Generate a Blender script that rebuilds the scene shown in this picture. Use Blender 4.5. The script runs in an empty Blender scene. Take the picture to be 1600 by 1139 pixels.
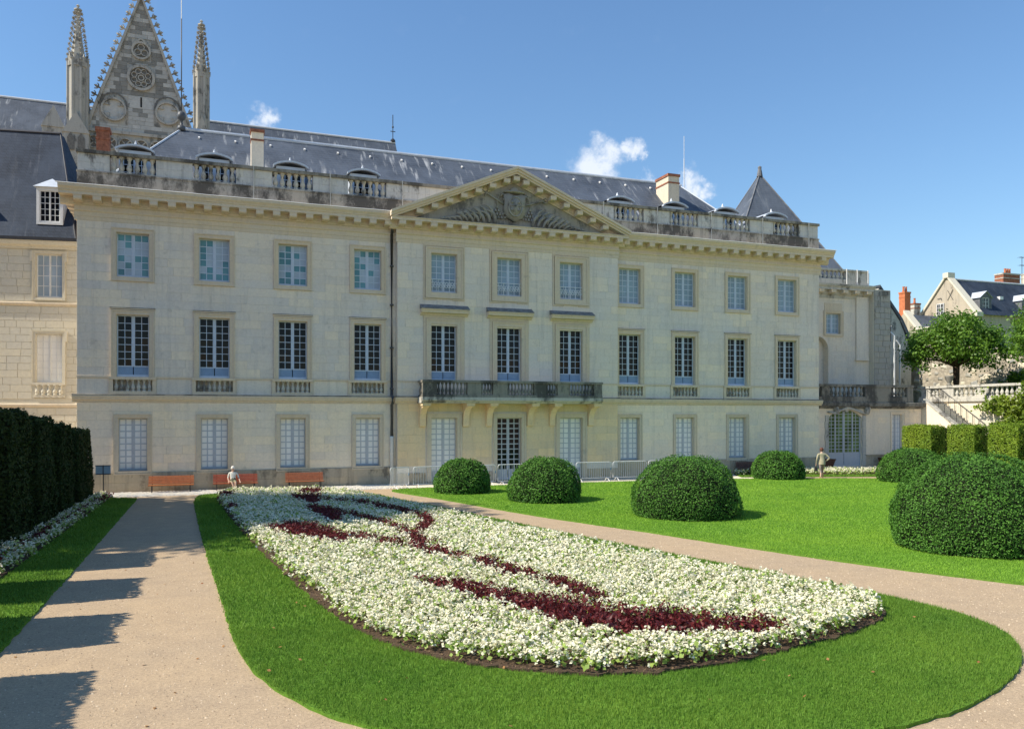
import bpy, bmesh, math, random
import numpy as np
from mathutils import Matrix, Vector, Quaternion

random.seed(11)
RNG = np.random.default_rng(7)
SC = bpy.context.scene
COL = SC.collection
R = math.radians

# ------------------------------------------------------------------ camera, sky, sun, exposure
CAM_H = 3.6
YAW = R(20.4)
cam = bpy.data.cameras.new('camera')
cam.sensor_width = 36.0
cam.lens = 36.0 * 1265 / 1600
cam.shift_y = (648 - 569.5) / 1600
cam.clip_end = 3000
cam.clip_start = 0.1
cam_o = bpy.data.objects.new('camera', cam)
COL.objects.link(cam_o)
cam_o.location = (0, 0, CAM_H)
cam_o.rotation_euler = (R(90), 0, -YAW)
SC.camera = cam_o

SUN_EL, SUN_ROT = R(45), R(271.0)          # sun stands over the left edge, a hair behind the facade plane
world = bpy.data.worlds.new('World')
SC.world = world
world.use_nodes = True
wt = world.node_tree
wt.nodes.clear()
w_out = wt.nodes.new('ShaderNodeOutputWorld')
w_bg = wt.nodes.new('ShaderNodeBackground')
w_sky = wt.nodes.new('ShaderNodeTexSky')
w_sky.sky_type = 'NISHITA'
w_sky.sun_disc = False
w_sky.sun_elevation = SUN_EL
w_sky.sun_rotation = SUN_ROT
w_sky.altitude = 50
w_sky.air_density = 1.5
w_sky.dust_density = 0.0
w_sky.ozone_density = 9.0
w_bg.inputs[1].default_value = 0.118
wt.links.new(w_bg.outputs[0], w_out.inputs[0])

sun = bpy.data.lights.new('sun', 'SUN')
sun.energy = 4.9
sun.angle = R(0.53)
sun.color = (1.0, 0.92, 0.79)
sun_o = bpy.data.objects.new('sun', sun)
COL.objects.link(sun_o)
sv = Vector((math.sin(SUN_ROT) * math.cos(SUN_EL), math.cos(SUN_ROT) * math.cos(SUN_EL), math.sin(SUN_EL)))
sun_o.location = sv * 100
sun_o.rotation_euler = (-sv).to_track_quat('-Z', 'Y').to_euler()

SC.view_settings.view_transform = 'Standard'
SC.view_settings.look = 'None'
SC.view_settings.gamma = 1.0
SC.view_settings.exposure = 0.42
SC.view_settings.use_curve_mapping = False
SC.render.engine = 'CYCLES'
SC.cycles.max_bounces = 6
SC.cycles.diffuse_bounces = 4
SC.cycles.transparent_max_bounces = 8

# small fair-weather clouds, scattered round the horizon, belong to the sky itself
def sky_clouds():
    N, L = wt.nodes, wt.links
    tc = N.new('ShaderNodeTexCoord')
    c, s = math.cos(YAW), math.sin(YAW)
    def dirpx(x, y):
        u, v = (x - 800) / 1265, -(y - 648) / 1265
        return Vector((u * c + s, -u * s + c, v)).normalized()
    spots = [(930, 268, .042), (950, 240, .032), (985, 236, .020), (1003, 245, .012), (1078, 286, .022), (1102, 300, .016), (1020, 285, .016), (412, 190, .024)]
    spots = [(dirpx(x, y), r) for x, y, r in spots]
    rr = random.Random(3)
    for k in range(9):
        a, e = rr.uniform(R(85), R(290)), rr.uniform(R(8), R(22))
        spots.append((Vector((math.sin(a) * math.cos(e), math.cos(a) * math.cos(e), math.sin(e))), rr.uniform(.03, .05)))
    def noise(scale, detail, rough):
        n = N.new('ShaderNodeTexNoise'); n.inputs['Scale'].default_value = scale
        n.inputs['Detail'].default_value = detail; n.inputs['Roughness'].default_value = rough
        L.new(tc.outputs['Generated'], n.inputs['Vector']); return n
    warp = noise(34, 5, .6)
    sb = N.new('ShaderNodeVectorMath'); sb.operation = 'SUBTRACT'; L.new(warp.outputs['Color'], sb.inputs[0]); sb.inputs[1].default_value = (.5, .5, .5)
    sc_ = N.new('ShaderNodeVectorMath'); sc_.operation = 'SCALE'; L.new(sb.outputs[0], sc_.inputs[0]); sc_.inputs['Scale'].default_value = .055
    ad = N.new('ShaderNodeVectorMath'); ad.operation = 'ADD'; L.new(tc.outputs['Generated'], ad.inputs[0]); L.new(sc_.outputs[0], ad.inputs[1])
    total = None
    for d, r in spots:
        sub = N.new('ShaderNodeVectorMath'); sub.operation = 'DISTANCE'
        L.new(ad.outputs[0], sub.inputs[0]); sub.inputs[1].default_value = d
        mr = N.new('ShaderNodeMapRange')
        mr.inputs[1].default_value = 0; mr.inputs[2].default_value = r
        mr.inputs[3].default_value = 1; mr.inputs[4].default_value = 0
        L.new(sub.outputs['Value'], mr.inputs[0])
        if total is None:
            total = mr.outputs[0]
        else:
            mx = N.new('ShaderNodeMath'); mx.operation = 'SMOOTH_MAX'; mx.inputs[2].default_value = .2
            L.new(total, mx.inputs[0]); L.new(mr.outputs[0], mx.inputs[1]); total = mx.outputs[0]
    fine = noise(48, 8, .6)
    k1 = N.new('ShaderNodeMapRange'); k1.inputs[1].default_value = .25; k1.inputs[2].default_value = .75; k1.inputs[3].default_value = .35; k1.inputs[4].default_value = 1.35
    L.new(fine.outputs[0], k1.inputs[0])
    mu = N.new('ShaderNodeMath'); mu.operation = 'MULTIPLY'; L.new(total, mu.inputs[0]); L.new(k1.outputs[0], mu.inputs[1])
    mr = N.new('ShaderNodeMapRange'); mr.interpolation_type = 'SMOOTHSTEP'
    mr.inputs[1].default_value = .12; mr.inputs[2].default_value = .72; mr.inputs[3].default_value = 0; mr.inputs[4].default_value = .9
    L.new(mu.outputs[0], mr.inputs[0])
    mix = N.new('ShaderNodeMix'); mix.data_type = 'RGBA'
    L.new(mr.outputs[0], mix.inputs[0])
    L.new(w_sky.outputs[0], mix.inputs[6])
    mix.inputs[7].default_value = (5.9, 6.3, 6.9, 1)
    L.new(mix.outputs[2], w_bg.inputs[0])
sky_clouds()

# ------------------------------------------------------------------ small helpers
def tag(o, label=None, cat=None, group=None, kind=None):
    if label: o['label'] = label
    if cat: o['category'] = cat
    if group: o['group'] = group
    if kind: o['kind'] = kind
    return o

def par(o, parent):
    if parent is not None:
        o.parent = parent
        o.matrix_parent_inverse = parent.matrix_basis.inverted()
    return o

def thing(name, label, cat, loc=(0, 0, 0), group=None):
    o = bpy.data.objects.new(name, None)
    o.empty_display_size = .3
    COL.objects.link(o)
    o.location = loc
    o.matrix_basis = Matrix.Translation(loc)
    return tag(o, label, cat, group)

class MB:
    """collects shapes, then becomes ONE mesh object"""
    def __init__(s, M=None):
        s.v, s.f, s.t, s.M = [], [], [], M
        s.tone = .5
    def add(s, vs, fs):
        b = len(s.v)
        if s.M is not None:
            vs = [s.M @ Vector(p) for p in vs]
        s.v += [tuple(p) for p in vs]
        s.f += [tuple(i + b for i in f) for f in fs]
        s.t += [s.tone] * len(fs)
        return s
    def box(s, x0, x1, y0, y1, z0, z1):
        if x1 < x0: x0, x1 = x1, x0
        if y1 < y0: y0, y1 = y1, y0
        if z1 < z0: z0, z1 = z1, z0
        return s.add([(x0,y0,z0),(x1,y0,z0),(x1,y1,z0),(x0,y1,z0),(x0,y0,z1),(x1,y0,z1),(x1,y1,z1),(x0,y1,z1)],
                     [(0,3,2,1),(4,5,6,7),(0,1,5,4),(1,2,6,5),(2,3,7,6),(3,0,4,7)])
    def quad(s, a, b, c, d):
        return s.add([a, b, c, d], [(0, 1, 2, 3)])
    def prism(s, prof, axis, a, b):
        """extrude a closed 2-D profile along an axis: X -> prof is (y,z); Y -> (x,z); Z -> (x,y)"""
        def P(p, t):
            return {'X': (t, p[0], p[1]), 'Y': (p[0], t, p[1]), 'Z': (p[0], p[1], t)}[axis]
        n = len(prof)
        vs = [P(p, a) for p in prof] + [P(p, b) for p in prof]
        fs = [(i, (i + 1) % n, n + (i + 1) % n, n + i) for i in range(n)]
        fs += [tuple(range(n - 1, -1, -1)), tuple(range(n, 2 * n))]
        return s.add(vs, fs)
    def lathe(s, prof, c=(0, 0, 0), seg=10, caps=True, phase=0.):
        n = len(prof)
        vs = []
        for r, z in prof:
            for k in range(seg):
                a = 2 * math.pi * k / seg + phase
                vs.append((c[0] + r * math.cos(a), c[1] + r * math.sin(a), c[2] + z))
        fs = []
        for i in range(n - 1):
            for k in range(seg):
                k2 = (k + 1) % seg
                fs.append((i * seg + k, i * seg + k2, (i + 1) * seg + k2, (i + 1) * seg + k))
        if caps:
            fs.append(tuple(range(seg - 1, -1, -1)))
            fs.append(tuple((n - 1) * seg + k for k in range(seg)))
        return s.add(vs, fs)
    def tube(s, pts, r, seg=6, caps=True):
        pts = [Vector(p) for p in pts]
        n = len(pts)
        rs = r if isinstance(r, (list, tuple)) else [r] * n
        vs = []
        up = Vector((0, 0, 1))
        for i, p in enumerate(pts):
            d = (pts[min(i + 1, n - 1)] - pts[max(i - 1, 0)]).normalized()
            a = d.cross(up)
            if a.length < 1e-3: a = d.cross(Vector((1, 0, 0)))
            a.normalize(); b = d.cross(a).normalized()
            for k in range(seg):
                t = 2 * math.pi * k / seg
                vs.append(p + (a * math.cos(t) + b * math.sin(t)) * rs[i])
        fs = []
        for i in range(n - 1):
            for k in range(seg):
                k2 = (k + 1) % seg
                fs.append((i * seg + k, (i + 1) * seg + k, (i + 1) * seg + k2, i * seg + k2))
        if caps:
            fs.append(tuple(range(seg)))
            fs.append(tuple((n - 1) * seg + k for k in range(seg - 1, -1, -1)))
        return s.add(vs, fs)
    def mesh(s, name, mat, smooth=False):
        me = bpy.data.meshes.new(name)
        me.from_pydata(s.v, [], s.f)
        a = me.attributes.new('tone', 'FLOAT', 'FACE')
        a.data.foreach_set('value', s.t)
        mats = mat if isinstance(mat, (list, tuple)) else [mat]
        for m in mats: me.materials.append(m)
        if smooth: me.shade_smooth()
        me.update()
        return me
    def build(s, name, mat, parent=None, smooth=False):
        return put(name, s.mesh(name, mat, smooth), parent)

def put(name, me, parent=None, M=None):
    o = bpy.data.objects.new(name, me)
    COL.objects.link(o)
    if M is not None: o.matrix_basis = M
    return par(o, parent)

def big_mesh(name, V, F, tone, mat, parent=None):
    """numpy arrays -> mesh; F is (n,3) or (n,4)"""
    me = bpy.data.meshes.new(name)
    k = F.shape[1]
    me.vertices.add(len(V)); me.vertices.foreach_set('co', np.ascontiguousarray(V, dtype=np.float32).ravel())
    me.loops.add(F.size); me.loops.foreach_set('vertex_index', np.ascontiguousarray(F, dtype=np.int32).ravel())
    me.polygons.add(len(F))
    me.polygons.foreach_set('loop_start', np.arange(0, F.size, k, dtype=np.int32))
    me.update(calc_edges=True)
    a = me.attributes.new('tone', 'FLOAT', 'FACE')
    a.data.foreach_set('value', np.ascontiguousarray(tone, dtype=np.float32))
    me.materials.append(mat)
    return put(name, me, parent)

def unit(a):
    return a / (np.linalg.norm(a, axis=1, keepdims=True) + 1e-9)

def leaf_quads(P, N, size, aspect=.62, jitter=.7, fold=.0):
    """one rhombic leaf per point, roughly facing N"""
    n = len(P)
    size = np.broadcast_to(np.asarray(size, dtype=float), (n,))[:, None]
    N = unit(N + RNG.normal(0, jitter, (n, 3)))
    A = unit(np.cross(N, RNG.normal(0, 1, (n, 3))))
    B = np.cross(N, A)
    V = np.stack([P - A * size * .5, P + B * size * .5 * aspect - N * size * fold, P + A * size * .5, P - B * size * .5 * aspect - N * size * fold], 1).reshape(-1, 3)
    F = np.arange(4 * n).reshape(n, 4)
    return V, F

def in_poly(x, y, poly):
    r = np.zeros(len(x), bool)
    j = len(poly) - 1
    for i in range(len(poly)):
        xi, yi = poly[i]; xj, yj = poly[j]
        c = ((yi > y) != (yj > y)) & (x < (xj - xi) * (y - yi) / (yj - yi + 1e-12) + xi)
        r ^= c
        j = i
    return r

def smooth_poly(p, n=3):
    """Chaikin corner cutting of a closed outline"""
    for _ in range(n):
        q = []
        for i in range(len(p)):
            a, b = p[i], p[(i + 1) % len(p)]
            q += [(a[0] * .75 + b[0] * .25, a[1] * .75 + b[1] * .25), (a[0] * .25 + b[0] * .75, a[1] * .25 + b[1] * .75)]
        p = q
    return p

# ------------------------------------------------------------------ materials
class G:
    def __init__(s, name):
        s.m = bpy.data.materials.new(name)
        s.m.use_nodes = True
        s.t = s.m.node_tree
        s.N, s.L = s.t.nodes, s.t.links
        s.p = s.N['Principled BSDF']
        s.pos = s.N.new('ShaderNodeNewGeometry').outputs['Position']
    def lk(s, a, b):
        if hasattr(a, 'is_output'): s.L.new(a, b)
        else: b.default_value = a
    def vec(s, scale=(1, 1, 1)):
        m = s.N.new('ShaderNodeMapping'); m.inputs['Scale'].default_value = scale
        s.L.new(s.pos, m.inputs[0]); return m.outputs[0]
    def noise(s, scale, detail=4, rough=.55, v=None, dist=0):
        n = s.N.new('ShaderNodeTexNoise'); n.inputs['Scale'].default_value = scale
        n.inputs['Detail'].default_value = detail; n.inputs['Roughness'].default_value = rough
        n.inputs['Distortion'].default_value = dist
        s.L.new(v if v is not None else s.pos, n.inputs['Vector']); return n.outputs[0]
    def attr(s, n='tone'):
        a = s.N.new('ShaderNodeAttribute'); a.attribute_name = n; return a.outputs['Fac']
    def rng(s, x, a, b, c=0., d=1.):
        m = s.N.new('ShaderNodeMapRange'); s.lk(x, m.inputs[0])
        for i, q in enumerate((a, b, c, d)): m.inputs[1 + i].default_value = q
        return m.outputs[0]
    def math(s, op, a, b, clamp=False):
        m = s.N.new('ShaderNodeMath'); m.operation = op; m.use_clamp = clamp
        s.lk(a, m.inputs[0]); s.lk(b, m.inputs[1]); return m.outputs[0]
    def mix(s, f, a, b, mode='MIX'):
        m = s.N.new('ShaderNodeMix'); m.data_type = 'RGBA'; m.blend_type = mode
        s.lk(f, m.inputs[0])
        for q, i in ((a, 6), (b, 7)):
            if isinstance(q, tuple): q = (*q[:3], 1)
            s.lk(q, m.inputs[i])
        return m.outputs[2]
    def col(s, c):
        if isinstance(c, tuple): c = (*c[:3], 1)
        s.lk(c, s.p.inputs['Base Color']); return s
    def rough(s, r, spec=.3):
        s.lk(r, s.p.inputs['Roughness']); s.p.inputs['Specular IOR Level'].default_value = spec; return s
    def bump(s, h, st=.4, d=.02):
        b = s.N.new('ShaderNodeBump'); b.inputs['Strength'].default_value = st; b.inputs['Distance'].default_value = d
        s.L.new(h, b.inputs['Height']); s.L.new(b.outputs[0], s.p.inputs['Normal']); return s
    def leafy(s, colr, trans=.35, tint=1.25, rough=.5, spec=.3):
        """thin leaf: diffuse/gloss plus light shining through"""
        s.col(colr).rough(rough, spec)
        tr = s.N.new('ShaderNodeBsdfTranslucent'); s.lk(colr, tr.inputs[0])
        mx = s.N.new('ShaderNodeMixShader'); mx.inputs[0].default_value = trans
        s.L.new(s.p.outputs[0], mx.inputs[1]); s.L.new(tr.outputs[0], mx.inputs[2])
        s.L.new(mx.outputs[0], s.N['Material Output'].inputs[0]); return s

def m_stone(name, warm, grey, dark=(.16, .15, .13), lichen=0., bumpd=.01, streak=.35):
    g = G(name)
    t = g.attr()
    c = g.mix(g.rng(g.noise(.45, 5, .6), .38, .66), warm, grey)
    c = g.mix(g.rng(t, .3, 1, 0, .38), c, tuple(x * y for x, y in zip(warm, (1.04, .97, .82))))
    c = g.mix(1.0, c, g.mix(t, (.92, .925, .94), (1.06, 1.055, 1.03)), 'MULTIPLY')
    st = g.rng(g.noise(1.0, 6, .7, g.vec((2.9, 2.9, .20))), .50, .66)
    c = g.mix(g.math('MULTIPLY', st, streak), c, tuple(x * .62 for x in grey))
    fine = g.noise(9, 6, .7)
    c = g.mix(.55, c, g.mix(g.rng(fine, .3, .7), (.82, .82, .83), (1.12, 1.12, 1.1)), 'MULTIPLY')
    sp = g.rng(g.noise(1.7, 7, .75), .60, .68)
    c = g.mix(g.math('MULTIPLY', sp, .22), c, dark)
    if lichen:
        l = g.noise(.9, 8, .72, g.vec((1, 1, .55)))
        c = g.mix(g.rng(l, .60 - .17 * lichen, .67 - .12 * lichen, 0, .9), c, dark)
    g.col(c).rough(.86, .2).bump(g.noise(22, 6, .7), .35, bumpd)
    return g.m

STONE = m_stone('limestone', (.785, .70, .58), (.735, .69, .625), streak=.36)
STONE_LOW = m_stone('limestone_bounce_lit', (.90, .765, .58), (.88, .77, .625), streak=.2)  # paler and warmer than the upper wall: sunlit ground bounce put into the colour
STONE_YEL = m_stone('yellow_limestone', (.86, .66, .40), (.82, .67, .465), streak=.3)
STONE_TRIM = m_stone('limestone_trim', (.70, .59, .435), (.65, .575, .465), streak=.25)
STONE_OLD = m_stone('weathered_limestone', (.56, .53, .46), (.53, .515, .47), (.11, .105, .095), lichen=.48, streak=.55)
STONE_DARK = m_stone('blackened_limestone', (.30, .28, .235), (.26, .25, .225), (.075, .072, .065), lichen=.8, streak=.7)
STONE_PLINTH = m_stone('damp_plinth_stone', (.56, .46, .32), (.48, .41, .31), (.20, .165, .12), lichen=.36, streak=.8)
STONE_WING = m_stone('pale_ashlar', (.68, .625, .50), (.66, .62, .52), streak=.1)
STONE_PANEL = m_stone('pale_grey_limestone', (.60, .595, .56), (.56, .565, .55), (.14, .135, .125), lichen=.35, streak=.7)
STONE_BAND = m_stone('black_stained_limestone', (.44, .41, .365), (.40, .385, .355), (.07, .068, .064), lichen=.95, streak=.8)
STONE_CATH = m_stone('cathedral_stone', (.44, .42, .365), (.39, .385, .36), (.13, .125, .11), lichen=.42, streak=.5)
STONE_LEAD = m_stone('grey_stone_carving', (.36, .345, .295), (.33, .325, .295), (.13, .13, .12), lichen=.35, streak=.4)
RENDER = m_stone('old_lime_render', (.50, .43, .325), (.44, .39, .315), (.22, .19, .15), lichen=.25, streak=.6)

def m_slate(name, a, b, pale=.5, rows=5.5, spec=.3):
    g = G(name)
    br = g.N.new('ShaderNodeTexBrick')
    br.inputs['Scale'].default_value = 1.0
    br.inputs['Color1'].default_value = (*a, 1); br.inputs['Color2'].default_value = (*b, 1)
    br.inputs['Mortar'].default_value = (*[x * .5 for x in a], 1)
    br.inputs['Mortar Size'].default_value = .012; br.inputs['Brick Width'].default_value = .24
    br.inputs['Row Height'].default_value = 1.0 / rows; br.inputs['Bias'].default_value = 0
    sep = g.N.new('ShaderNodeSeparateXYZ'); g.L.new(g.pos, sep.inputs[0])
    cmb = g.N.new('ShaderNodeCombineXYZ')
    g.L.new(g.math('ADD', sep.outputs[0], sep.outputs[1]), cmb.inputs[0]); g.L.new(sep.outputs[2], cmb.inputs[1])
    g.L.new(cmb.outputs[0], br.inputs['Vector'])
    c = br.outputs['Color']
    c = g.mix(g.rng(g.noise(.5, 5, .65), .35, .7), c, tuple(x * 1.45 for x in b))
    st = g.rng(g.noise(1.0, 4, .6, g.vec((3.2, .5, .32))), .56, .70)
    hi = g.rng(g.noise(.35, 2), .4, .6)
    c = g.mix(g.math('MULTIPLY', g.math('MULTIPLY', st, hi), pale), c, (.42, .43, .43))
    g.col(c).rough(g.rng(g.noise(6, 3), .3, .7, .5, .7), spec).bump(br.outputs['Fac'], .3, .01)
    return g.m
SLATE = m_slate('slate', (.060, .073, .094), (.078, .092, .114), .9)
SLATE_DARK = m_slate('dark_slate', (.024, .033, .050), (.034, .045, .064), .15, spec=.12)

def m_plain(name, c, rough=.6, spec=.3, var=.15, scale=6, metal=0., bump=0.):
    g = G(name)
    n = g.noise(scale, 5, .6)
    k = g.mix(g.rng(n, .3, .7), tuple(x * (1 - var) for x in c), tuple(min(1, x * (1 + var)) for x in c))
    g.col(k).rough(rough, spec)
    g.p.inputs['Metallic'].default_value = metal
    if bump: g.bump(n, bump, .01)
    return g.m
PAINT = m_plain('blue_grey_paint', (.50, .52, .55), .45, .4, .07)
PAINT_F = m_plain('pale_blue_paint', (.52, .60, .70), .45, .4, .07)
SLATE_GREY = m_plain('grey_lichened_stone', (.20, .20, .19), .85, .2, .4, 5, 0, .4)
PIPE = m_plain('grey_cast_iron', (.085, .09, .095), .5, .4, .2)
PAINT_BLUE = m_plain('steel_blue_paint', (.22, .33, .48), .45, .4, .08)
ZINC = m_plain('zinc_sheet', (.55, .59, .63), .5, .5, .1, 2.5, .15)
LEAD = m_plain('lead_sheet', (.15, .155, .165), .65, .35, .3, 3, .1)
IRON = m_plain('dark_iron', (.035, .035, .04), .5, .4, .2)
IRON_PALE = m_plain('pale_painted_iron', (.72, .76, .80), .5, .4, .1)
WHITE = m_plain('white_paint', (.74, .73, .70), .5, .4, .06)
GALV = m_plain('galvanised_tube', (.72, .72, .70), .45, .5, .1, 9, .1)
BRICK = m_plain('red_brick', (.30, .12, .07), .85, .2, .4, 7, 0, .4)
POT = m_plain('terracotta', (.52, .17, .075), .8, .25, .2, 4)
WOOD = m_plain('orange_varnished_wood', (.42, .135, .040), .42, .45, .25, 9)
WOOD_DK = m_plain('brown_stained_wood', (.115, .045, .025), .55, .35, .3, 8)
BARK = m_plain('bark', (.085, .06, .042), .9, .15, .35, 6, 0, .7)
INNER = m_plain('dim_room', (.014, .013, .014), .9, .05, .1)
SIGN_BLUE = m_plain('blue_grey_sign', (.22, .33, .42), .4, .4, .05)

def m_glass(name, c, rough=.06, var=.0, spec=.5):
    g = G(name)
    t = g.attr()
    g.col(g.mix(g.rng(g.noise(.9, 2), .35, .65), tuple(x * (1 - var) for x in c), tuple(min(1, x * (1 + var)) for x in c)))
    g.rough(rough, spec)
    w = g.noise(3.0, 2)
    g.bump(w, .05, .02)
    return g.m
GLASS = m_glass('dark_glazing', (.008, .008, .011), .06, .3, .2)
GLASS_WHITE = m_glass('glazing_before_white_shutter', (.86, .84, .79), .25, .05, .25)
GLASS_CURT = m_glass('glazing_before_curtain', (.25, .34, .42), .18, .14, .4)
GLASS_PALE = m_glass('glazing_before_pale_board', (.38, .46, .54), .2, .12, .35)
GLASS_TEAL = m_glass('glazing_teal', (.10, .25, .29), .15, .2, .45)
GLASS_GREEN = m_glass('glazing_with_green_reflection', (.13, .185, .065), .12, .5, .4)  # green reflection put into the pane colour of the garden door

def m_ground(name, a, b, sc, bump, extra=None):
    g = G(name)
    n1, n2, n3 = g.noise(.35, 5, .6), g.noise(sc, 6, .75), g.noise(sc * 4, 3, .7)
    c = g.mix(g.rng(n1, .35, .65), a, b)
    c = g.mix(.8, c, g.mix(g.rng(n2, .32, .68), (.66, .66, .68), (1.28, 1.28, 1.26)), 'MULTIPLY')
    c = g.mix(.6, c, g.mix(g.rng(n3, .32, .68), (.66, .66, .68), (1.3, 1.3, 1.28)), 'MULTIPLY')
    c = g.mix(.55, c, g.mix(g.rng(g.noise(2.2, 6, .7), .35, .65), (.84, .84, .86), (1.1, 1.1, 1.08)), 'MULTIPLY')
    sp = g.rng(g.noise(60, 2, .5), .64, .70)
    c = g.mix(g.math('MULTIPLY', sp, .5), c, tuple(x * .45 for x in a))
    g.col(c).rough(.95, .12).bump(n2, bump, .02)
    return g.m
GRAVEL = m_ground('pink_gravel', (.47, .35, .222), (.435, .33, .218), 22, .5)
SOIL = m_ground('dark_soil', (.075, .05, .035), (.11, .075, .05), 18, .9)
TURF = m_ground('turf', (.10, .215, .022), (.125, .245, .03), 14, .6)
COBBLE = m_stone('pale_cobbles', (.74, .70, .62), (.70, .67, .61), streak=0)

def m_leaf(name, lo, hi, trans=.3, rough=.5, spec=.3, patch=0.):
    g = G(name)
    c = g.mix(g.attr(), lo, hi)
    if patch: c = g.mix(.75, c, g.mix(g.rng(g.noise(.9, 5, .65), .34, .66), (.74, .80, .70), (1.18, 1.10, 1.06)), 'MULTIPLY')
    if patch:
        c = g.mix(g.rng(g.noise(patch, 4, .6), .35, .68, 0, .55), c, tuple(x * y for x, y in zip(hi, (1.25, 1.05, .8))))
    g.leafy(c, trans, rough=rough, spec=spec)
    return g.m
BLADE = m_leaf('grass_blades', (.090, .195, .024), (.20, .365, .058), .35, .55, .2, .35)
BLADE_LAWN = m_leaf('lawn_blades', (.155, .335, .028), (.305, .56, .075), .35, .55, .2, .30)  # brighter and yellower than the border blades
YEW = m_leaf('yew_needles', (.018, .034, .010), (.052, .082, .018), .2, .6, .2)
YEW_GOLD = m_leaf('clipped_hedge_leaves', (.10, .185, .018), (.265, .40, .045), .25, .55, .25, .8)
BOX = m_leaf('box_leaves', (.034, .105, .015), (.125, .285, .042), .25, .55, .2)
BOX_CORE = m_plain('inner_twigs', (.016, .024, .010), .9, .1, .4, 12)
LIME = m_leaf('tree_leaves', (.060, .145, .014), (.19, .34, .038), .4, .45, .35)
CEDAR = m_leaf('cedar_needles', (.02, .045, .022), (.05, .085, .04), .15, .6, .2)
IVY = m_leaf('creeper_leaves', (.060, .135, .012), (.21, .31, .030), .35, .45, .35, .6)
PETAL = m_leaf('white_petals', (.82, .77, .52), (.92, .89, .72), .25, .6, .2)
BEGLEAF = m_leaf('begonia_leaves', (.18, .31, .04), (.46, .58, .14), .35, .4, .4)
RED = m_leaf('dark_red_leaves', (.055, .010, .012), (.235, .036, .036), .3, .45, .35)
DEAD = m_leaf('fallen_leaf', (.30, .13, .05), (.42, .24, .09), .2, .7, .2)
SKIN = m_plain('skin', (.56, .36, .26), .55, .35, .06)
CLOTH_W = m_plain('pale_cotton', (.68, .66, .58), .85, .15, .08)
CLOTH_K = m_plain('khaki_cotton', (.40, .36, .24), .85, .15, .15)
CLOTH_G = m_plain('grey_olive_cloth', (.20, .19, .12), .85, .15, .2)
CLOTH_P = m_plain('patterned_cloth', (.30, .24, .21), .85, .15, .65, 14)
HAIR_W = m_plain('white_hair', (.72, .69, .62), .7, .2, .1)
HAIR_B = m_plain('brown_hair', (.13, .05, .03), .6, .3, .2)
BAG = m_plain('black_leather', (.02, .02, .024), .5, .4, .2)

# ------------------------------------------------------------------ the ground, lawns, paths
def slab(name, poly, z0, z1, mat, kind='structure'):
    mb = MB()
    n = len(poly)
    mb.add([(x, y, z1) for x, y in poly] + [(x, y, z0) for x, y in poly],
           [tuple(range(n))] + [(i, n + i, n + (i + 1) % n, (i + 1) % n) for i in range(n)])
    o = mb.build(name, mat)
    # faces must look up
    bm = bmesh.new(); bm.from_mesh(o.data); bmesh.ops.recalc_face_normals(bm, faces=bm.faces); bm.to_mesh(o.data); bm.free()
    if o.data.polygons[0].normal.z < 0: o.data.flip_normals()
    return tag(o, kind=kind)

def rough_edge(poly, step=.16, amp=.013, seed=1):
    rn = random.Random(seed); out = []
    for a, b in zip(poly, poly[1:] + poly[:1]):
        L = math.hypot(b[0] - a[0], b[1] - a[1]); n = max(1, int(L / step))
        for i in range(n):
            t = i / n; k = rn.gauss(0, amp)
            out.append((a[0] + (b[0] - a[0]) * t - (b[1] - a[1]) / max(L, 1e-6) * k, a[1] + (b[1] - a[1]) * t + (b[0] - a[0]) / max(L, 1e-6) * k))
    return out

gmb = MB()
gmb.quad((-400, -200, 0), (500, -200, 0), (500, 700, 0), (-400, 700, 0))
tag(gmb.build('gravel_ground', GRAVEL), kind='structure')

STRIP = smooth_poly([(-.75,38.3),(-.45,30),(-.1,22),(.2,16.6),(.35,12.9),(.75,10.9),(1.5,9.4),(2.5,8.5),(4,7.65),(5.5,7.25),(7.3,7.1),
         (8.8,7.35),(10.3,7.95),(11.5,8.75),(12.3,9.7),(12.65,10.8),(12.55,12.2),(12.1,13.9),(11.5,16.3),(10.7,19.5),(9.85,23),(8.8,27.8),(7.7,32.6),(6.6,37.4),(5.4,39),(3,39.2),(.2,38.9)], 2)
BED = smooth_poly([(0.15,38.1),(0.45,32),(.9,26),(1.3,21),(1.75,16.6),(2.2,13.4),(3.0,11.4),(4.2,10.25),(5.4,9.75),(6.7,9.68),(8.3,10.0),(10.0,10.45),(11.25,11.05),
       (11.65,11.9),(11.25,13.1),(10.8,14.4),(10.3,16.4),(9.7,18.8),(9.0,21.5),(8.2,25.3),(7.2,30),(6.2,34.2),(5.2,37.2),(3.4,38.4),(1.2,38.5)], 2)
LAWN = smooth_poly([(7.7,38.4),(8.3,36),(9.1,33.5),(10.4,28),(11.3,25),(12.4,22.1),(13.2,19.4),(14.0,16.9),(14.9,14.5),(16.1,12.2),(18,8.8),(22,3),(30,2),
        (44,8),(42,22),(38.2,31),(35.6,35.2),(32.4,36.3),(28.6,37.7),(24,38.3),(20,38.6),(12,38.6)], 2)
LSTRIP = [(-4.35,8),(-3.0,8),(-2.98,14),(-2.95,26),(-2.95,38.0),(-3.5,38.4),(-4.0,38.4),(-4.2,26)]
FSTRIP = [(-5.5,16),(-4.36,16),(-4.2,26),(-4.02,39.0),(-4.75,39.2),(-5.0,30)]
BACKGRASS = [(28.5,38.9),(33,37.6),(36.5,36.6),(38,36.4),(38,37.4),(36,37.9),(33.2,38.9),(29,40.0)]
BACKBED = [(29,40.05),(33.2,38.95),(36,37.95),(38,37.45),(39,39.5),(37,40.6),(33,41.0),(29.5,41.0)]
PALE_GRAVEL = m_ground('pale_limestone_gravel', (.74, .66, .52), (.70, .63, .51), 20, .4)
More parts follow.
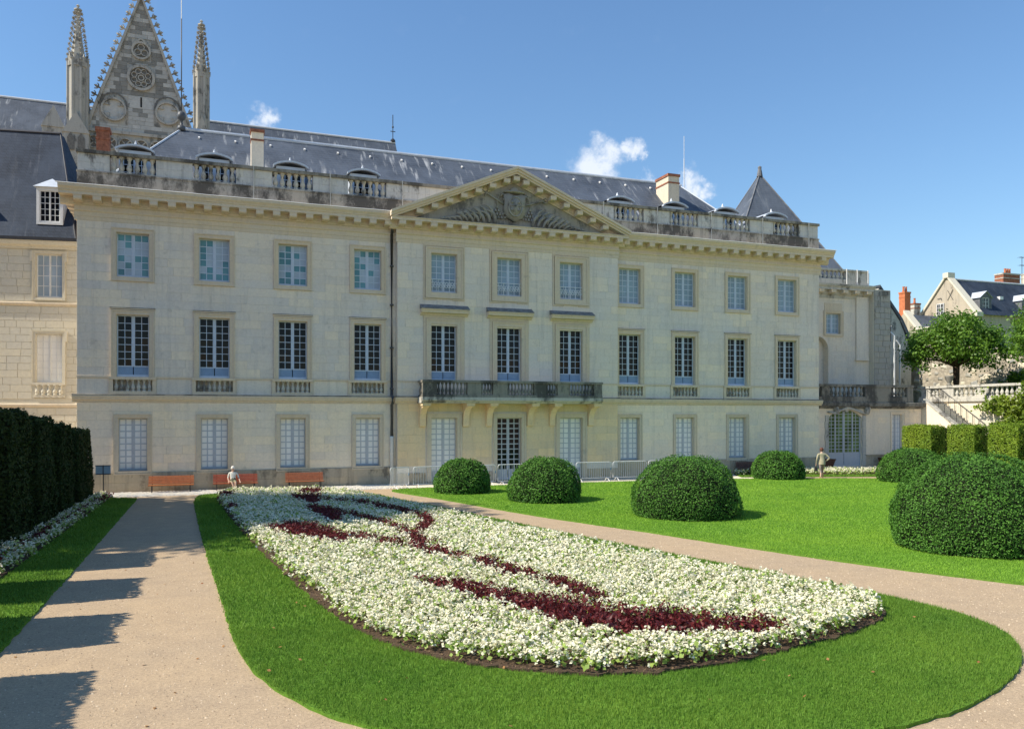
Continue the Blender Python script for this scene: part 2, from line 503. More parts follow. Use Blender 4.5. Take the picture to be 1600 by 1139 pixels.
slab('facade_path', rough_edge([(9.0, 38.7), (20, 38.75), (28.6, 37.9), (36.5, 37.6), (49, 38.4), (49, 44.3), (36.2, 44.3), (36.2, 41.15), (9.0, 41.15)], .3, .05), 0, .012, PALE_GRAVEL)
slab('lawn', rough_edge(LAWN), 0, .045, TURF)
slab('lawn', rough_edge(STRIP), 0, .045, TURF)
slab('lawn', rough_edge(LSTRIP), 0, .045, TURF)
slab('lawn', BACKGRASS, 0, .045, TURF)
slab('flower_bed_soil', rough_edge(BED, .12, .035), 0, .085, SOIL)
slab('flower_bed_soil', FSTRIP, 0, .08, SOIL)
slab('flower_bed_soil', BACKBED, 0, .08, SOIL)

# ------------------------------------------------------------------ wall, stone and window builders
def wall_holes(mb, x0, x1, z0, z1, y, holes, depth):
    xs = sorted({x0, x1, *[h[0] for h in holes], *[h[1] for h in holes]})
    zs = sorted({z0, z1, *[h[2] for h in holes], *[h[3] for h in holes]})
    xs = [x for x in xs if x0 <= x <= x1]; zs = [z for z in zs if z0 <= z <= z1]
    for i in range(len(xs) - 1):
        for j in range(len(zs) - 1):
            cx, cz = (xs[i] + xs[i+1]) / 2, (zs[j] + zs[j+1]) / 2
            if any(h[0] < cx < h[1] and h[2] < cz < h[3] for h in holes): continue
            mb.quad((xs[i], y, zs[j]), (xs[i+1], y, zs[j]), (xs[i+1], y, zs[j+1]), (xs[i], y, zs[j+1]))
    for a, b, c, d in holes:
        e = y + depth
        mb.quad((a, y, c), (a, y, d), (a, e, d), (a, e, c))
        mb.quad((b, y, c), (b, e, c), (b, e, d), (b, y, d))
        mb.quad((a, y, d), (b, y, d), (b, e, d), (a, e, d))
        mb.quad((a, y, c), (a, e, c), (b, e, c), (b, y, c))

def stones(x0, x1, z0, z1, course, length, obst, rnd, clip=None):
    """ashlar pieces (xa, xb, za, zb) round the obstacles"""
    out = []
    n = max(1, round((z1 - z0) / course))
    h = (z1 - z0) / n
    for k in range(n):
        za, zb = z0 + k * h, z0 + (k + 1) * h
        cuts = {x0, x1}
        for o in obst:
            if o[2] < zb - .01 and o[3] > za + .01:
                cuts |= {min(max(o[0], x0), x1), min(max(o[1], x0), x1)}
        cuts = sorted(cuts)
        for a, b in zip(cuts, cuts[1:]):
            if b - a < .03: continue
            cx = (a + b) / 2
            lo, hi = za, zb
            for o in obst:
                if o[0] < cx < o[1] and o[2] < zb - .01 and o[3] > za + .01:
                    if o[2] <= lo + .01: lo = max(lo, min(o[3], zb))
                    elif o[3] >= hi - .01: hi = min(hi, max(o[2], za))
            if hi - lo < .03: continue
            x = a
            first = True
            while x < b - 1e-6:
                L = length * rnd.uniform(.65, 1.45)
                if first and k % 2: L *= .55
                first = False
                if b - x - L < .3 * length: L = b - x
                out.append((x, min(b, x + L), lo, hi)); x += L
    return out

def block(mb, xa, xb, za, zb, y, d, j=.002, c=.004):
    a, b, e, f = xa + j, xb - j, za + j, zb - j
    c = min(c, (b - a) * .3, (f - e) * .3)
    mb.add([(a, y, e), (b, y, e), (b, y, f), (a, y, f), (a + c, y - d, e + c), (b - c, y - d, e + c), (b - c, y - d, f - c), (a + c, y - d, f - c)],
           [(4, 5, 6, 7), (0, 1, 5, 4), (1, 2, 6, 5), (2, 3, 7, 6), (3, 0, 4, 7)])

def lay_stones(pieces, y, mat, owner, M=None, single=10**9, d=.010, tonef=None, name='stone_block', rnd=random):
    """the biggest in the picture one by one, the rest as one part"""
    c, s = math.cos(YAW), math.sin(YAW)
    def area(p):
        q = Vector(((p[0] + p[1]) / 2, y, (p[2] + p[3]) / 2))
        if M is not None: q = M @ q
        t = q.x * s + q.y * c
        return (p[1] - p[0]) * (p[3] - p[2]) / max(t, 1) ** 2
    pieces = sorted(pieces, key=area, reverse=True)
    rest = MB(M)
    for i, p in enumerate(pieces):
        mb = MB(M) if i < single else rest
        mb.tone = tonef(p) if tonef else min(1, max(0, rnd.gauss(.45, .22)))
        block(mb, *p, y, d + rnd.uniform(-.002, .003), *((.006, .007) if d > .02 else ()))
        if i < single: mb.build(name, mat, owner)
    if rest.v: tag(rest.build('small_stone_blocks', mat, owner), kind='stuff')

UNIT_PANE = MB().box(0, 1, 0, 1, 0, 1)
PANE_MESH = {}
def pane_mesh(mat):
    if mat.name not in PANE_MESH: PANE_MESH[mat.name] = UNIT_PANE.mesh('pane', mat)
    return PANE_MESH[mat.name]

def window(owner, x0, x1, z0, z1, y, cols, rows, fmat, pick, panel=0., single=False, M=None, fw=.075, mid=.075, mu=.028, name='window'):
    """casement with real bars; pick(i, j) gives each pane its glazing. y = front of the frame"""
    mb = MB(M)
    d = .07
    mb.box(x0, x0 + fw, y, y + d, z0, z1); mb.box(x1 - fw, x1, y, y + d, z0, z1)
    mb.box(x0 + fw, x1 - fw, y + .002, y + d, z1 - fw, z1); mb.box(x0 + fw, x1 - fw, y + .002, y + d, z0, z0 + fw + .03)
    zb = z0 + fw + .03
    if panel:
        pm_ = MB(M)
        xm_ = (x0 + x1) / 2
        for xa_, xb_ in ((x0 + fw, xm_ - .02), (xm_ + .02, x1 - fw)):
            pm_.box(xa_, xb_, y + .018, y + d, zb, z0 + panel - .05)
            pm_.box(xa_ + .06, xb_ - .06, y + .010, y + .018, zb + .06, z0 + panel - .10)
        mb.box(x0 + fw, x1 - fw, y + .004, y + d, z0 + panel - .05, z0 + panel)
        zb = z0 + panel
    zt = z1 - fw
    xc = (x0 + x1) / 2
    leaves = [(x0 + fw, xc - mid), (xc + mid, x1 - fw)] if mid else [(x0 + fw, x1 - fw)]
    if mid:
        mb.box(xc - mid, xc + mid, y + .004, y + d, zb, zt)
        mb.box(xc - mid * .3, xc + mid * .3, y - .012, y + .004, zb, zt)
    half = cols // len(leaves)
    cells = []
    for li, (a, b) in enumerate(leaves):
        w = (b - a - mu * (half - 1)) / half
        for i in range(1, half):
            xx = a + i * (w + mu) - mu
            mb.box(xx, xx + mu, y + .012, y + .05, zb, zt)
        h = (zt - zb - mu * (rows - 1)) / rows
        for j in range(rows):
            if j:
                zz = zb + j * (h + mu) - mu
                mb.box(a, b, y + .015, y + .048, zz, zz + mu)
            for i in range(half):
                xx = a + i * (w + mu)
                cells.append((li * half + i, j, xx, xx + w, zb + j * (h + mu), zb + j * (h + mu) + h))
    win = mb.build(name, fmat, owner)
    if panel: pm_.build('lower_panel', PAINT_BLUE if fmat is PAINT_F else fmat, win)
    groups = {}
    for i, j, a, b, c, e in cells:
        m = pick(i, j)
        if single:
            L = Matrix.Translation((a, y + .032, c)) @ Matrix.Rotation(random.gauss(0, .012), 4, 'X') @ Matrix.Rotation(random.gauss(0, .014), 4, 'Z') @ Matrix.Diagonal((b - a, .012, e - c, 1))
            put('pane', pane_mesh(m), win, (M @ L) if M is not None else L)
        else:
            groups.setdefault(m.name, (m, MB(M)))[1].box(a, b, y + .032, y + .044, c, e)
    for m, q in groups.values():
        tag(q.build('panes', m, win), kind='stuff')
    return win

def surround(owner, x0, x1, z0, z1, y, w, mat, M=None, proud=.06, sill=True, ears=0.):
    """moulded stone frame: flat band, outer fillet"""
    mb = MB(M)
    a, b, c, e = x0 - w, x1 + w, (z0 - w if sill else z0), z1 + w
    f = w * .28
    for (xa, xb, za, zb) in ((a + f, x0, c + (f if sill else 0), e - f), (x1, b - f, c + (f if sill else 0), e - f)):
        mb.box(xa, xb, y - proud, y + .22, za, zb)
    mb.box(x0, x1, y - proud, y + .22, z1, e - f)
    if sill: mb.box(x0, x1, y - proud - .01, y + .22, c + f, z0)
    p2 = proud + .035
    mb.box(a, a + f, y - p2, y + .03, c, e); mb.box(b - f, b, y - p2, y + .03, c, e)
    mb.box(a + f, b - f, y - p2, y + .03, e - f, e)
    if sill: mb.box(a + f, b - f, y - p2, y + .03, c, c + f)
    # narrow inner bead
    g = .03
    mb.box(x0 - .0, x0 + g, y - proud * .3, y + .2, z0, z1); mb.box(x1 - g, x1, y - proud * .3, y + .2, z0, z1)
    mb.box(x0 + g, x1 - g, y - proud * .3, y + .2, z1 - g, z1)
    if ears:
        for sx in (-1, 1):
            xx = a - ears if sx < 0 else b
            mb.box(xx, xx + ears, y - p2, y + .03, e - .55, e)
    return mb.build('window_surround', mat, owner)

def baluster_mesh(mat, name):
    pr = [(.5, 0), (.5, .07), (.34, .09), (.30, .13), (.44, .22), (.52, .32), (.46, .42), (.28, .58), (.22, .72), (.26, .80), (.40, .84), (.30, .87), (.48, .92), (.48, 1.)]
    return MB().lathe(pr, seg=10).mesh(name, mat, True)
BAL = {k: baluster_mesh(m, 'baluster') for k, m in (('trim', STONE_OLD), ('dark', STONE_DARK), ('wing', STONE_WING), ('plinth', STONE_LEAD))}
def balusters(owner, kind, x0, x1, n, y, z0, z1, w=None, M=None, axis='X'):
    step = (x1 - x0) / n
    w = w or step * .78
    for i in range(n):
        t = x0 + (i + .5) * step
        p = (t, y, z0) if axis == 'X' else (y, t, z0)
        L = Matrix.Translation(p) @ Matrix.Diagonal((w, w, z1 - z0, 1))
        put('baluster', BAL[kind], owner, (M @ L) if M is not None else L)

# ------------------------------------------------------------------ the palace
YF, YC = 41.3, 40.9
XL, XR, CL, CR = -5.7, 36.1, 8.95, 21.6
BAYS_L = [-3.39, .16, 3.80, 7.50]
BAYS_R = [22.58, 26.26, 29.95, 33.62]
BAYS_C = [11.42, 15.05, 18.70]
pal = thing('palace', 'long three storey cream stone palace with central pediment, balcony and slate roof', 'palace', (15.2, 41.3, 0))
rnd = random.Random(5)

HW = .71
def rects(bays, z0, z1, hw=HW): return [(b - hw, b + hw, z0, z1) for b in bays]
SIDE = {'L': (XL, CL, BAYS_L, YF), 'R': (CR, XR, BAYS_R, YF), 'C': (CL, CR, BAYS_C, YC)}
TZ, FZ, GZ, BZ = (9.97, 12.02), (5.36, 8.24), (1.0, 3.46), (4.70, 5.22)
walls = {}
all_pieces = {'hi': [], 'lo': []}
for k, (a, b, bays, y) in SIDE.items():
    holes = rects(bays, *TZ) + rects(bays, *FZ)
    if k == 'C': holes += rects(bays, .12, 3.46)
    else: holes += rects(bays, *GZ, .63) + rects(bays, *BZ, .83)
    mb = MB()
    wall_holes(mb, a, b, 0, 13.2, y, holes, .30)
    if k == 'C':
        mb.quad((a, y, 0), (a, y, 13.2), (a, YF + .1, 13.2), (a, YF + .1, 0)); mb.quad((b, y, 0), (b, YF + .1, 0), (b, YF + .1, 13.2), (b, y, 13.2))
    else:
        for h in rects(bays, *BZ, .83):
            mb.quad((h[0], y + .30, h[2]), (h[1], y + .30, h[2]), (h[1], y + .30, h[3]), (h[0], y + .30, h[3]))
    walls[k] = mb.build('wall', STONE, pal)
# ends and back of the building
mb = MB()
mb.quad((XL, YF, 0), (XL, YF, 14), (XL, 54, 14), (XL, 54, 0)); mb.quad((XR, YF, 0), (XR, 54, 0), (XR, 54, 14), (XR, YF, 14))
mb.quad((XL, 54, 0), (XL, 54, 14), (XR, 54, 14), (XR, 54, 0))
mb.build('wall', STONE, pal)
mb = MB()
mb.box(XL + .1, XR - .1, YF + .55, YF + .65, 0, 13.4)
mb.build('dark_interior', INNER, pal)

def tone_patch(p):
    q = math.sin(p[0] * .7 + p[2] * 1.3) * .1
    k = rnd.random()
    if k < .13: return min(1., .88 + q)
    if k > .92: return 0.
    return min(1, max(0, rnd.gauss(.38, .20) + q))
pieces_hi, pieces_lo = {}, {}
for k, (a, b, bays, y) in SIDE.items():
    if k == 'C':
        ob = rects(bays, 9.55, 12.55, 1.12) + rects(bays, 5.3, 9.2, 1.12) + rects(bays, 0, 3.75, 1.0)
        hi = stones(a, b, 4.52, 12.5, .40, .95, ob, rnd)
        lo = stones(a, b, .95, 4.16, .40, .95, ob, rnd)
    else:
        ob = rects(bays, 9.77, 12.22, .91) + rects(bays, 5.30, 8.46, .91) + rects(bays, 4.5, 5.4, 1.0) + rects(bays, .82, 3.64, .82)
        hi = stones(a, b, 5.40, 12.5, .395, .95, ob, rnd) + stones(a, b, 4.52, 5.28, .76, 1.5, ob, rnd)
        lo = stones(a, b, .95, 4.16, .40, .95, ob, rnd)
    lay_stones(hi, y, STONE, walls[k], single=105 if k == 'L' else (45 if k == 'C' else 30), tonef=tone_patch, rnd=rnd)
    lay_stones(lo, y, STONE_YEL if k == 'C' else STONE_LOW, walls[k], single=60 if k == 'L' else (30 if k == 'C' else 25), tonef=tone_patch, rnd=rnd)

# plinth, string course, sill band, entablature, cornice
def runs(f):
    """profile pieces along left wing, centre, right wing"""
    f(XL - .0, CL, YF); f(CL, CR, YC); f(CR, XR, YF)
mb = MB()
pl = stones(XL - .06, CL, 0, .92, .46, 1.6, [], rnd) + stones(CR, XR + .06, 0, .92, .46, 1.6, [], rnd)
for a, b in ((XL - .06, CL), (CR, XR + .06)):
    plinth = MB().box(a, b, YF - .06, YF - .001, 0, .925).build('plinth', STONE_PLINTH, pal)
    lay_stones([p for p in pl if a - .01 <= p[0] < b], YF - .06, STONE_PLINTH, plinth, single=16, rnd=rnd)
pc = [(CL, BAYS_C[0] - 1.0), (BAYS_C[0] + 1.0, BAYS_C[1] - 1.0), (BAYS_C[1] + 1.0, BAYS_C[2] - 1.0), (BAYS_C[2] + 1.0, CR)]
for a, b in pc: MB().box(a, b, YC - .05, YC - .001, 0, .60).build('plinth', STONE_PLINTH, pal)

def moulding(name, prof, mat, centre=None):
    """prof: list of (proud, z) outer outline from bottom to top"""
    mb = MB()
    top = max(p for p, z in prof)
    def one(a, b, y, prof=prof):
        pts = [(y - p, z) for p, z in prof] + [(y + .05, prof[-1][1]), (y + .05, prof[0][1])]
        mb.prism(pts, 'X', a, b)
    one(XL - top * .9, CL + .001, YF); one(CL - top * .55, CR + top * .55, YC, centre or prof); one(CR - .001, XR + top * .9, YF)
    return mb.build(name, mat, pal)
moulding('string_course', [(.0, 4.17), (.05, 4.19), (.06, 4.26), (.15, 4.30), (.17, 4.40), (.20, 4.42), (.20, 4.50)], STONE_TRIM)
mb = MB()
for a, b, bays in ((XL, CL, BAYS_L), (CR, XR, BAYS_R)):
    xs = [a] + sum([[q - 1.0, q + 1.0] for q in bays], []) + [b]
    for i in range(0, len(xs), 2):
        if xs[i + 1] - xs[i] > .02: MB().box(xs[i], xs[i + 1], YF - .055, YF + .02, 5.29, 5.37).build('sill_band', STONE_TRIM, pal)
for a, b in ((CL, 10.0), (20.05, CR)): MB().box(a, b, YC - .055, YC + .02, 5.29, 5.37).build('sill_band', STONE_TRIM, pal)
moulding('string_course_weathering', [(.205, 4.502), (.205, 4.535), (.02, 4.56)], STONE_DARK)
moulding('architrave', [(.0, 12.44), (.03, 12.45), (.03, 12.62), (.055, 12.63), (.055, 12.82), (.12, 12.88), (.12, 12.93), (.03, 12.95), (.03, 13.12)], STONE_TRIM)
CO = .74
moulding('cornice', [(.02, 13.10), (.10, 13.16), (.10, 13.22), (.14, 13.24), (.14, 13.46), (CO - .14, 13.47), (CO - .14, 13.60), (CO - .10, 13.62), (CO - .10, 13.66), (CO - .02, 13.76), (CO, 13.78), (CO, 13.86), (CO - .02, 13.90)], STONE_TRIM,
         [(.02, 13.10), (.10, 13.16), (.10, 13.22), (.14, 13.24), (.14, 13.46), (CO - .14, 13.47), (CO - .14, 13.58), (CO - .10, 13.60), (CO - .10, 13.63)])
for a, b, y in ((XL - CO, CL - .4, YF), (CR + .4, XR + CO, YF)): MB().tube([(a + (b - a) * i / 14, y - CO - .005, 13.905 + random.uniform(-.012, .012)) for i in range(15)], .022, 6).build('lead_flashing', WHITE, pal)
# returns of the cornice at the two ends
mb = MB()
for sx, x in ((-1, XL), (1, XR)):
    pr = [(x + sx * p, z) for p, z in [(-.05, 13.10), (.10, 13.16), (.14, 13.24), (.14, 13.46), (CO - .14, 13.47), (CO - .14, 13.60), (CO - .02, 13.76), (CO, 13.78), (CO, 13.86), (-.05, 13.90)]]
    mb.prism(pr, 'Y', YF + .02, 52)
mb.build('cornice', STONE_TRIM, pal)
MOD = MB()
MOD.prism([(0, -.04), (-.44, .0), (-.47, .05), (-.47, .205), (0, .205)], 'X', -.17, .17)
MOD.box(-.20, .20, -.49, 0, .207, .232)
MOD_ME = MOD.mesh('modillion', STONE_TRIM)
for a, b, y in ((XL + .1, CL - .5, YF), (CL + .15, CR - .15, YC), (CR + .5, XR - .1, YF)):
    n = round((b - a) / .80)
    for i in range(n + 1):
        put('modillion', MOD_ME, pal, Matrix.Translation((a + (b - a) * i / n, y - .13, 13.235)))
for i in range(5):
    put('modillion', MOD_ME, pal, Matrix.Translation((XL - .13, YF + .5 + i * .85, 13.235)) @ Matrix.Rotation(R(-90), 4, 'Z'))

# windows
bay_ct = 0
def dark(i, j): return GLASS
def white(i, j): return GLASS_WHITE
def curtain(i, j): return GLASS_CURT
pat_rnd = random.Random(21)
def patchy(i, j): return GLASS_TEAL if pat_rnd.random() < .5 else GLASS_PALE
HOOD = None
for k, (a, b, bays, y) in SIDE.items():
    for bi, x in enumerate(bays):
        # top floor
        s1 = k == 'L'
        wn = window(pal, x - HW, x + HW, *TZ, y + .20, 4, 6, PAINT_F, mu=.034, pick= patchy if k == 'L' else curtain, single=s1)
        if k == 'C':
            surround(wn, x - HW, x + HW, *TZ, y, .30, STONE_TRIM, proud=.07)
            # outer raised panel with dropped apron
            mb = MB()
            for q in ((x - 1.12, x - 1.04, 9.72, 12.45), (x + 1.04, x + 1.12, 9.72, 12.45), (x - 1.04, x + 1.04, 12.37, 12.45)):
                mb.box(q[0], q[1], y - .05, y + .02, q[2], q[3])
            mb.box(x - 1.04, x - .45, y - .05, y + .02, 9.58, 9.66); mb.box(x + .45, x + 1.04, y - .05, y + .02, 9.58, 9.66)
            mb.box(x - .45, x + .45, y - .05, y + .02, 9.64, 9.72)
            mb.box(x - 1.12, x - 1.04, y - .05, y + .02, 9.58, 9.72); mb.box(x + 1.04, x + 1.12, y - .05, y + .02, 9.58, 9.72)
            mb.build('panel_moulding', STONE_TRIM, wn)
            # wrought iron guard
            gd = MB()
            zb, zt, yy = 10.02, 10.66, y + .06
            gd.tube([(x - .68, yy, zb), (x + .68, yy, zb)], .014); gd.tube([(x - .68, yy, zt), (x + .68, yy, zt)], .018)
            for t in range(-4, 5):
                pts = []
                cx, cz = x + t * .15, (zb + zt) / 2
                if t % 2 == 0:
                    gd.tube([(cx, yy, zb), (cx, yy, zt)], .014, 5)
                rr = .13
                pts = [(cx + math.cos(q * .5) * rr * (1 - q / 20), yy, cz + math.sin(q * .5) * rr * 1.6 * (1 - q / 20)) for q in range(16)]
                gd.tube(pts, .016, 5)
            gd.build('iron_guard', IRON_PALE, wn)
        else:
            surround(wn, x - HW, x + HW, *TZ, y, .20, STONE_TRIM)
        # first floor
        s2 = k in 'LC'
        wn = window(pal, x - HW, x + HW, FZ[0], FZ[1] + (.08 if k == 'C' else 0), y + .20, 4, 7, PAINT_F, dark, panel=.52, single=s2, mu=.028)
        mb = MB(); mb.box(x - HW + .08, x + HW - .08, y + .30, y + .31, 5.9, 6.12)
        mb.build('half_blind', GLASS_CURT, wn)
        zt = FZ[1] + (.08 if k == 'C' else 0)
        if k == 'C':
            surround(wn, x - HW, x + HW, FZ[0], zt, y, .26, STONE_TRIM, sill=False)
            mb = MB()
            mb.box(x - 1.10, x - .98, y - .04, y + .02, FZ[0], 8.62); mb.box(x + .98, x + 1.10, y - .04, y + .02, FZ[0], 8.62)
            mb.box(x - 1.10, x + 1.10, y - .05, y + .02, 8.62, 8.74)
            mb.prism([(y + .02, 8.74), (y - .08, 8.75), (y - .12, 8.84), (y - .34, 8.88), (y - .36, 9.0), (y - .40, 9.02), (y - .40, 9.07), (y + .02, 9.07)], 'X', x - 1.28, x + 1.28)
            mb.build('window_hood', STONE_TRIM, wn)
            MB().prism([(y + .02, 9.072), (y - .42, 9.072), (y - .42, 9.09), (y + .02, 9.34)], 'X', x - 1.30, x + 1.30).build('hood_cover', SLATE_GREY, wn)
        else:
            surround(wn, x - HW, x + HW, FZ[0], zt, y, .20, STONE_TRIM, sill=False)
            mb = MB(); mb.box(x - .95, x + .95, y - .11, y + .02, 8.47, 8.52); dm_ = mb.build('drip_moulding', STONE_TRIM, wn); MB().box(x - .96, x + .96, y - .12, y + .02, 8.522, 8.545).build('drip_weathering', STONE_DARK, wn)
            mb = MB()
            mb.box(x - 1.0, x + 1.0, y - .12, y + .28, 5.23, 5.352)
            mb.box(x - 1.0, x - .83, y - .07, y + .02, 4.70, 5.228); mb.box(x + .83, x + 1.0, y - .07, y + .02, 4.70, 5.228)
            mb.box(x - 1.0, x + 1.0, y - .08, y + .28, 4.52, 4.698)
            sb = mb.build('sill_balustrade', STONE_TRIM, pal)
            balusters(sb, 'trim', x - .82, x + .82, 7, y + .06, 4.70, 5.228, .19)
        # ground floor
        if k == 'C':
            wn = window(pal, x - HW, x + HW, .12, 3.46, y + .20, 4, 10, PAINT, dark if bi == 1 else white, panel=.55, mu=.05, name='french_door')
            surround(wn, x - HW, x + HW, .12, 3.46, y, .22, STONE_TRIM, sill=False)
            MB().box(x - .9, x + .9, y - .35, y + .3, 0, .118).build('door_step', STONE_PLINTH, wn)
        else:
            wn = window(pal, x - .63, x + .63, *GZ, y + .20, 4, 8, PAINT, white, mu=.055)
            surround(wn, x - .63, x + .63, *GZ, y, .17, STONE_TRIM)

# balcony over the garden door
bal = MB()
X0, X1, YB = 9.97, 20.08, 39.72
bal.prism([(YC, 4.20), (YB + .16, 4.20), (YB + .12, 4.28), (YB + .02, 4.31), (YB, 4.35), (YB, 4.50), (YC, 4.50)], 'X', X0, X1)
balc = bal.build('balcony', STONE_OLD, pal)
rail = MB()
rail.box(X0 + .03, X1 - .03, YB + .02, YB + .30, 4.503, 4.62)
rail.box(X0, X1, YB - .01, YB + .33, 5.25, 5.37)
for x in (X0, X1 - .3): 
    rail.box(x + .04, x + .26, YB + .33, YC, 5.252, 5.365); rail.box(x + .05, x + .25, YB + .30, YC, 4.503, 4.60)
groups = [(10.75, 12.35, 8), (13.1, 13.75, 4), (14.55, 16.05, 8), (16.75, 17.4, 4), (18.05, 19.55, 8)]
edges = [X0 + .03] + sum([[g[0], g[1]] for g in groups], []) + [X1 - .03]
for i in range(0, len(edges), 2): rail.box(edges[i], edges[i + 1], YB + .05, YB + .27, 4.62, 5.25)
ro = rail.build('balcony_balustrade', STONE_DARK, pal)
for g0, g1, n in groups: balusters(ro, 'dark', g0, g1, n, YB + .16, 4.62, 5.25, .17)
for x in (X0 + .15, X1 - .15):
    balusters(ro, 'dark', YB + .42, YC - .1, 4, x, 4.60, 5.252, .17, axis='Y')
for bx in BAYS_C:
    for sx in (-1, 1):
        x = bx + sx * 1.17
        pr = [(YC, 4.198), (YB + .28, 4.198), (YB + .28, 4.02), (YB + .40, 3.98)]
        for q in range(9):
            t = q / 8 * math.pi / 2
            pr.append((YB + .40 + .62 * math.sin(t) , 3.98 - .70 * (1 - math.cos(t)) ))
        pr += [(YC - .14, 3.05), (YC - .10, 2.98), (YC, 2.98)]
        mb = MB(); mb.prism(pr, 'X', x - .16, x + .16)
        mb.box(x - .22, x + .22, YB + .20, YC, 4.06, 4.196)
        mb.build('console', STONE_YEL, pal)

# pediment
PX, PZ0, PZ1, PY = 15.25, 13.90, 16.78, YC - CO
HWD = (CR - CL) / 2 + CO * .55 + .05
PX = (CL + CR) / 2
sl = math.atan2(PZ1 - PZ0, HWD)
mb = MB()
tri = [(PX - HWD + .5, 13.64), (PX + HWD - .5, 13.64), (PX, PZ1 - .25)]
mb.prism(tri, 'Y', YC - .02, YC + .4)
ped = mb.build('tympanum', STONE_LEAD, pal)
for sx in (-1, 1):
    mb = MB()
    e0 = (PX + sx * HWD, PZ0 + .02); e1 = (PX, PZ1)
    def band(o0, o1, y0, y1):
        """band of the raking cornice between offsets o0..o1 below its top edge"""
        n = (math.sin(sl), math.cos(sl))
        v0, v1 = o0 / n[1], o1 / n[1]
        lo = 13.632
        def at(v):      # where that line meets the bottom or the end cut
            dx = min(HWD, (e1[1] - v - lo) / math.tan(sl))
            return (PX + sx * dx, e1[1] - v - dx * math.tan(sl))
        pts = [(PX, e1[1] - v0), (PX, e1[1] - v1), at(v1), at(v0)]
        mb.prism(pts, 'Y', y0, y1)
    band(0, .12, PY - .03, YC + .5)
    band(.12, .24, PY + .05, YC + .5)
    band(.24, .34, PY + .14, YC + .5)
    band(.34, .56, PY + .60, YC + .4)
    band(.56, .66, PY + .64, YC + .35)
    mb.build('raking_cornice', STONE_TRIM, pal)
    for i in range(8):
        t = (i + .9) / 8.6
        x = PX + sx * HWD * (1 - t); z = PZ0 + (PZ1 - PZ0) * t - .60 / math.cos(sl)
        if z < PZ0 - .05: continue
        put('modillion', MOD_ME, pal, Matrix.Translation((x, YC - .13, z)) @ Matrix.Rotation(-sx * -sl * 1.0, 4, 'Y') if False else Matrix.Translation((x, YC - .13, z)))
put('modillion', MOD_ME, pal, Matrix.Translation((PX, YC - .13, PZ1 - .72)))
# coat of arms with hat, tassels, crossed staffs and palm branches
yy = YC - .02
cm = MB()
cx, cz = PX, 14.80
shape = [(-.62, .55), (-.35, .62), (0, .52), (.35, .62), (.62, .55), (.56, .1), (.62, -.2), (.45, -.62), (0, -.85), (-.45, -.62), (-.62, -.2), (-.56, .1)]
cm.prism([(cx + a, cz + b) for a, b in shape], 'Y', yy - .28, yy)
ov = [(cx + .40 * math.cos(q * math.pi / 10), cz - .08 + .52 * math.sin(q * math.pi / 10)) for q in range(20)]
cm.prism(ov, 'Y', yy - .36, yy - .27)
cm.tube([(a, yy - .35, b) for a, b in ov + ov[:1]], .045, 6)
cm.box(cx - .03, cx + .03, yy - .385, yy - .34, cz - .5, cz + .35); cm.box(cx - .34, cx + .34, yy - .385, yy - .34, cz - .06, cz)
for a, b in ((-.2, .15), (.2, .15), (-.2, -.25), (.2, -.25)):
    cm.prism([(cx + a + .09 * math.cos(q), cz + b + .09 * math.sin(q)) for q in (0, 1.26, 2.51, 3.77, 5.03)], 'Y', yy - .39, yy - .34)
for sx in (-1, 1):      # scrolls beside the shield
    cm.tube([(cx + sx * (.62 + .14 * math.cos(q * .7)), yy - .12, cz + .45 + .14 * math.sin(q * .7)) for q in range(8)], .045, 6)
    cm.tube([(cx + sx * (.55 + .12 * math.cos(q * .7)), yy - .12, cz - .55 + .12 * math.sin(q * .7)) for q in range(8)], .04, 6)
cm.build('coat_of_arms', STONE_LEAD, ped, True)
cm = MB()
hat = [(.10, .34), (.20, .30), (.24, .22), (.26, .14), (.62, .08), (.64, .03), (.30, 0)]
hm = MB(Matrix.Translation((cx, yy - .10, cz + .66)) @ Matrix.Diagonal((1, .6, 1, 1)))
hm.lathe(hat, seg=16); hm.build('carved_hat', STONE_LEAD, ped, True)
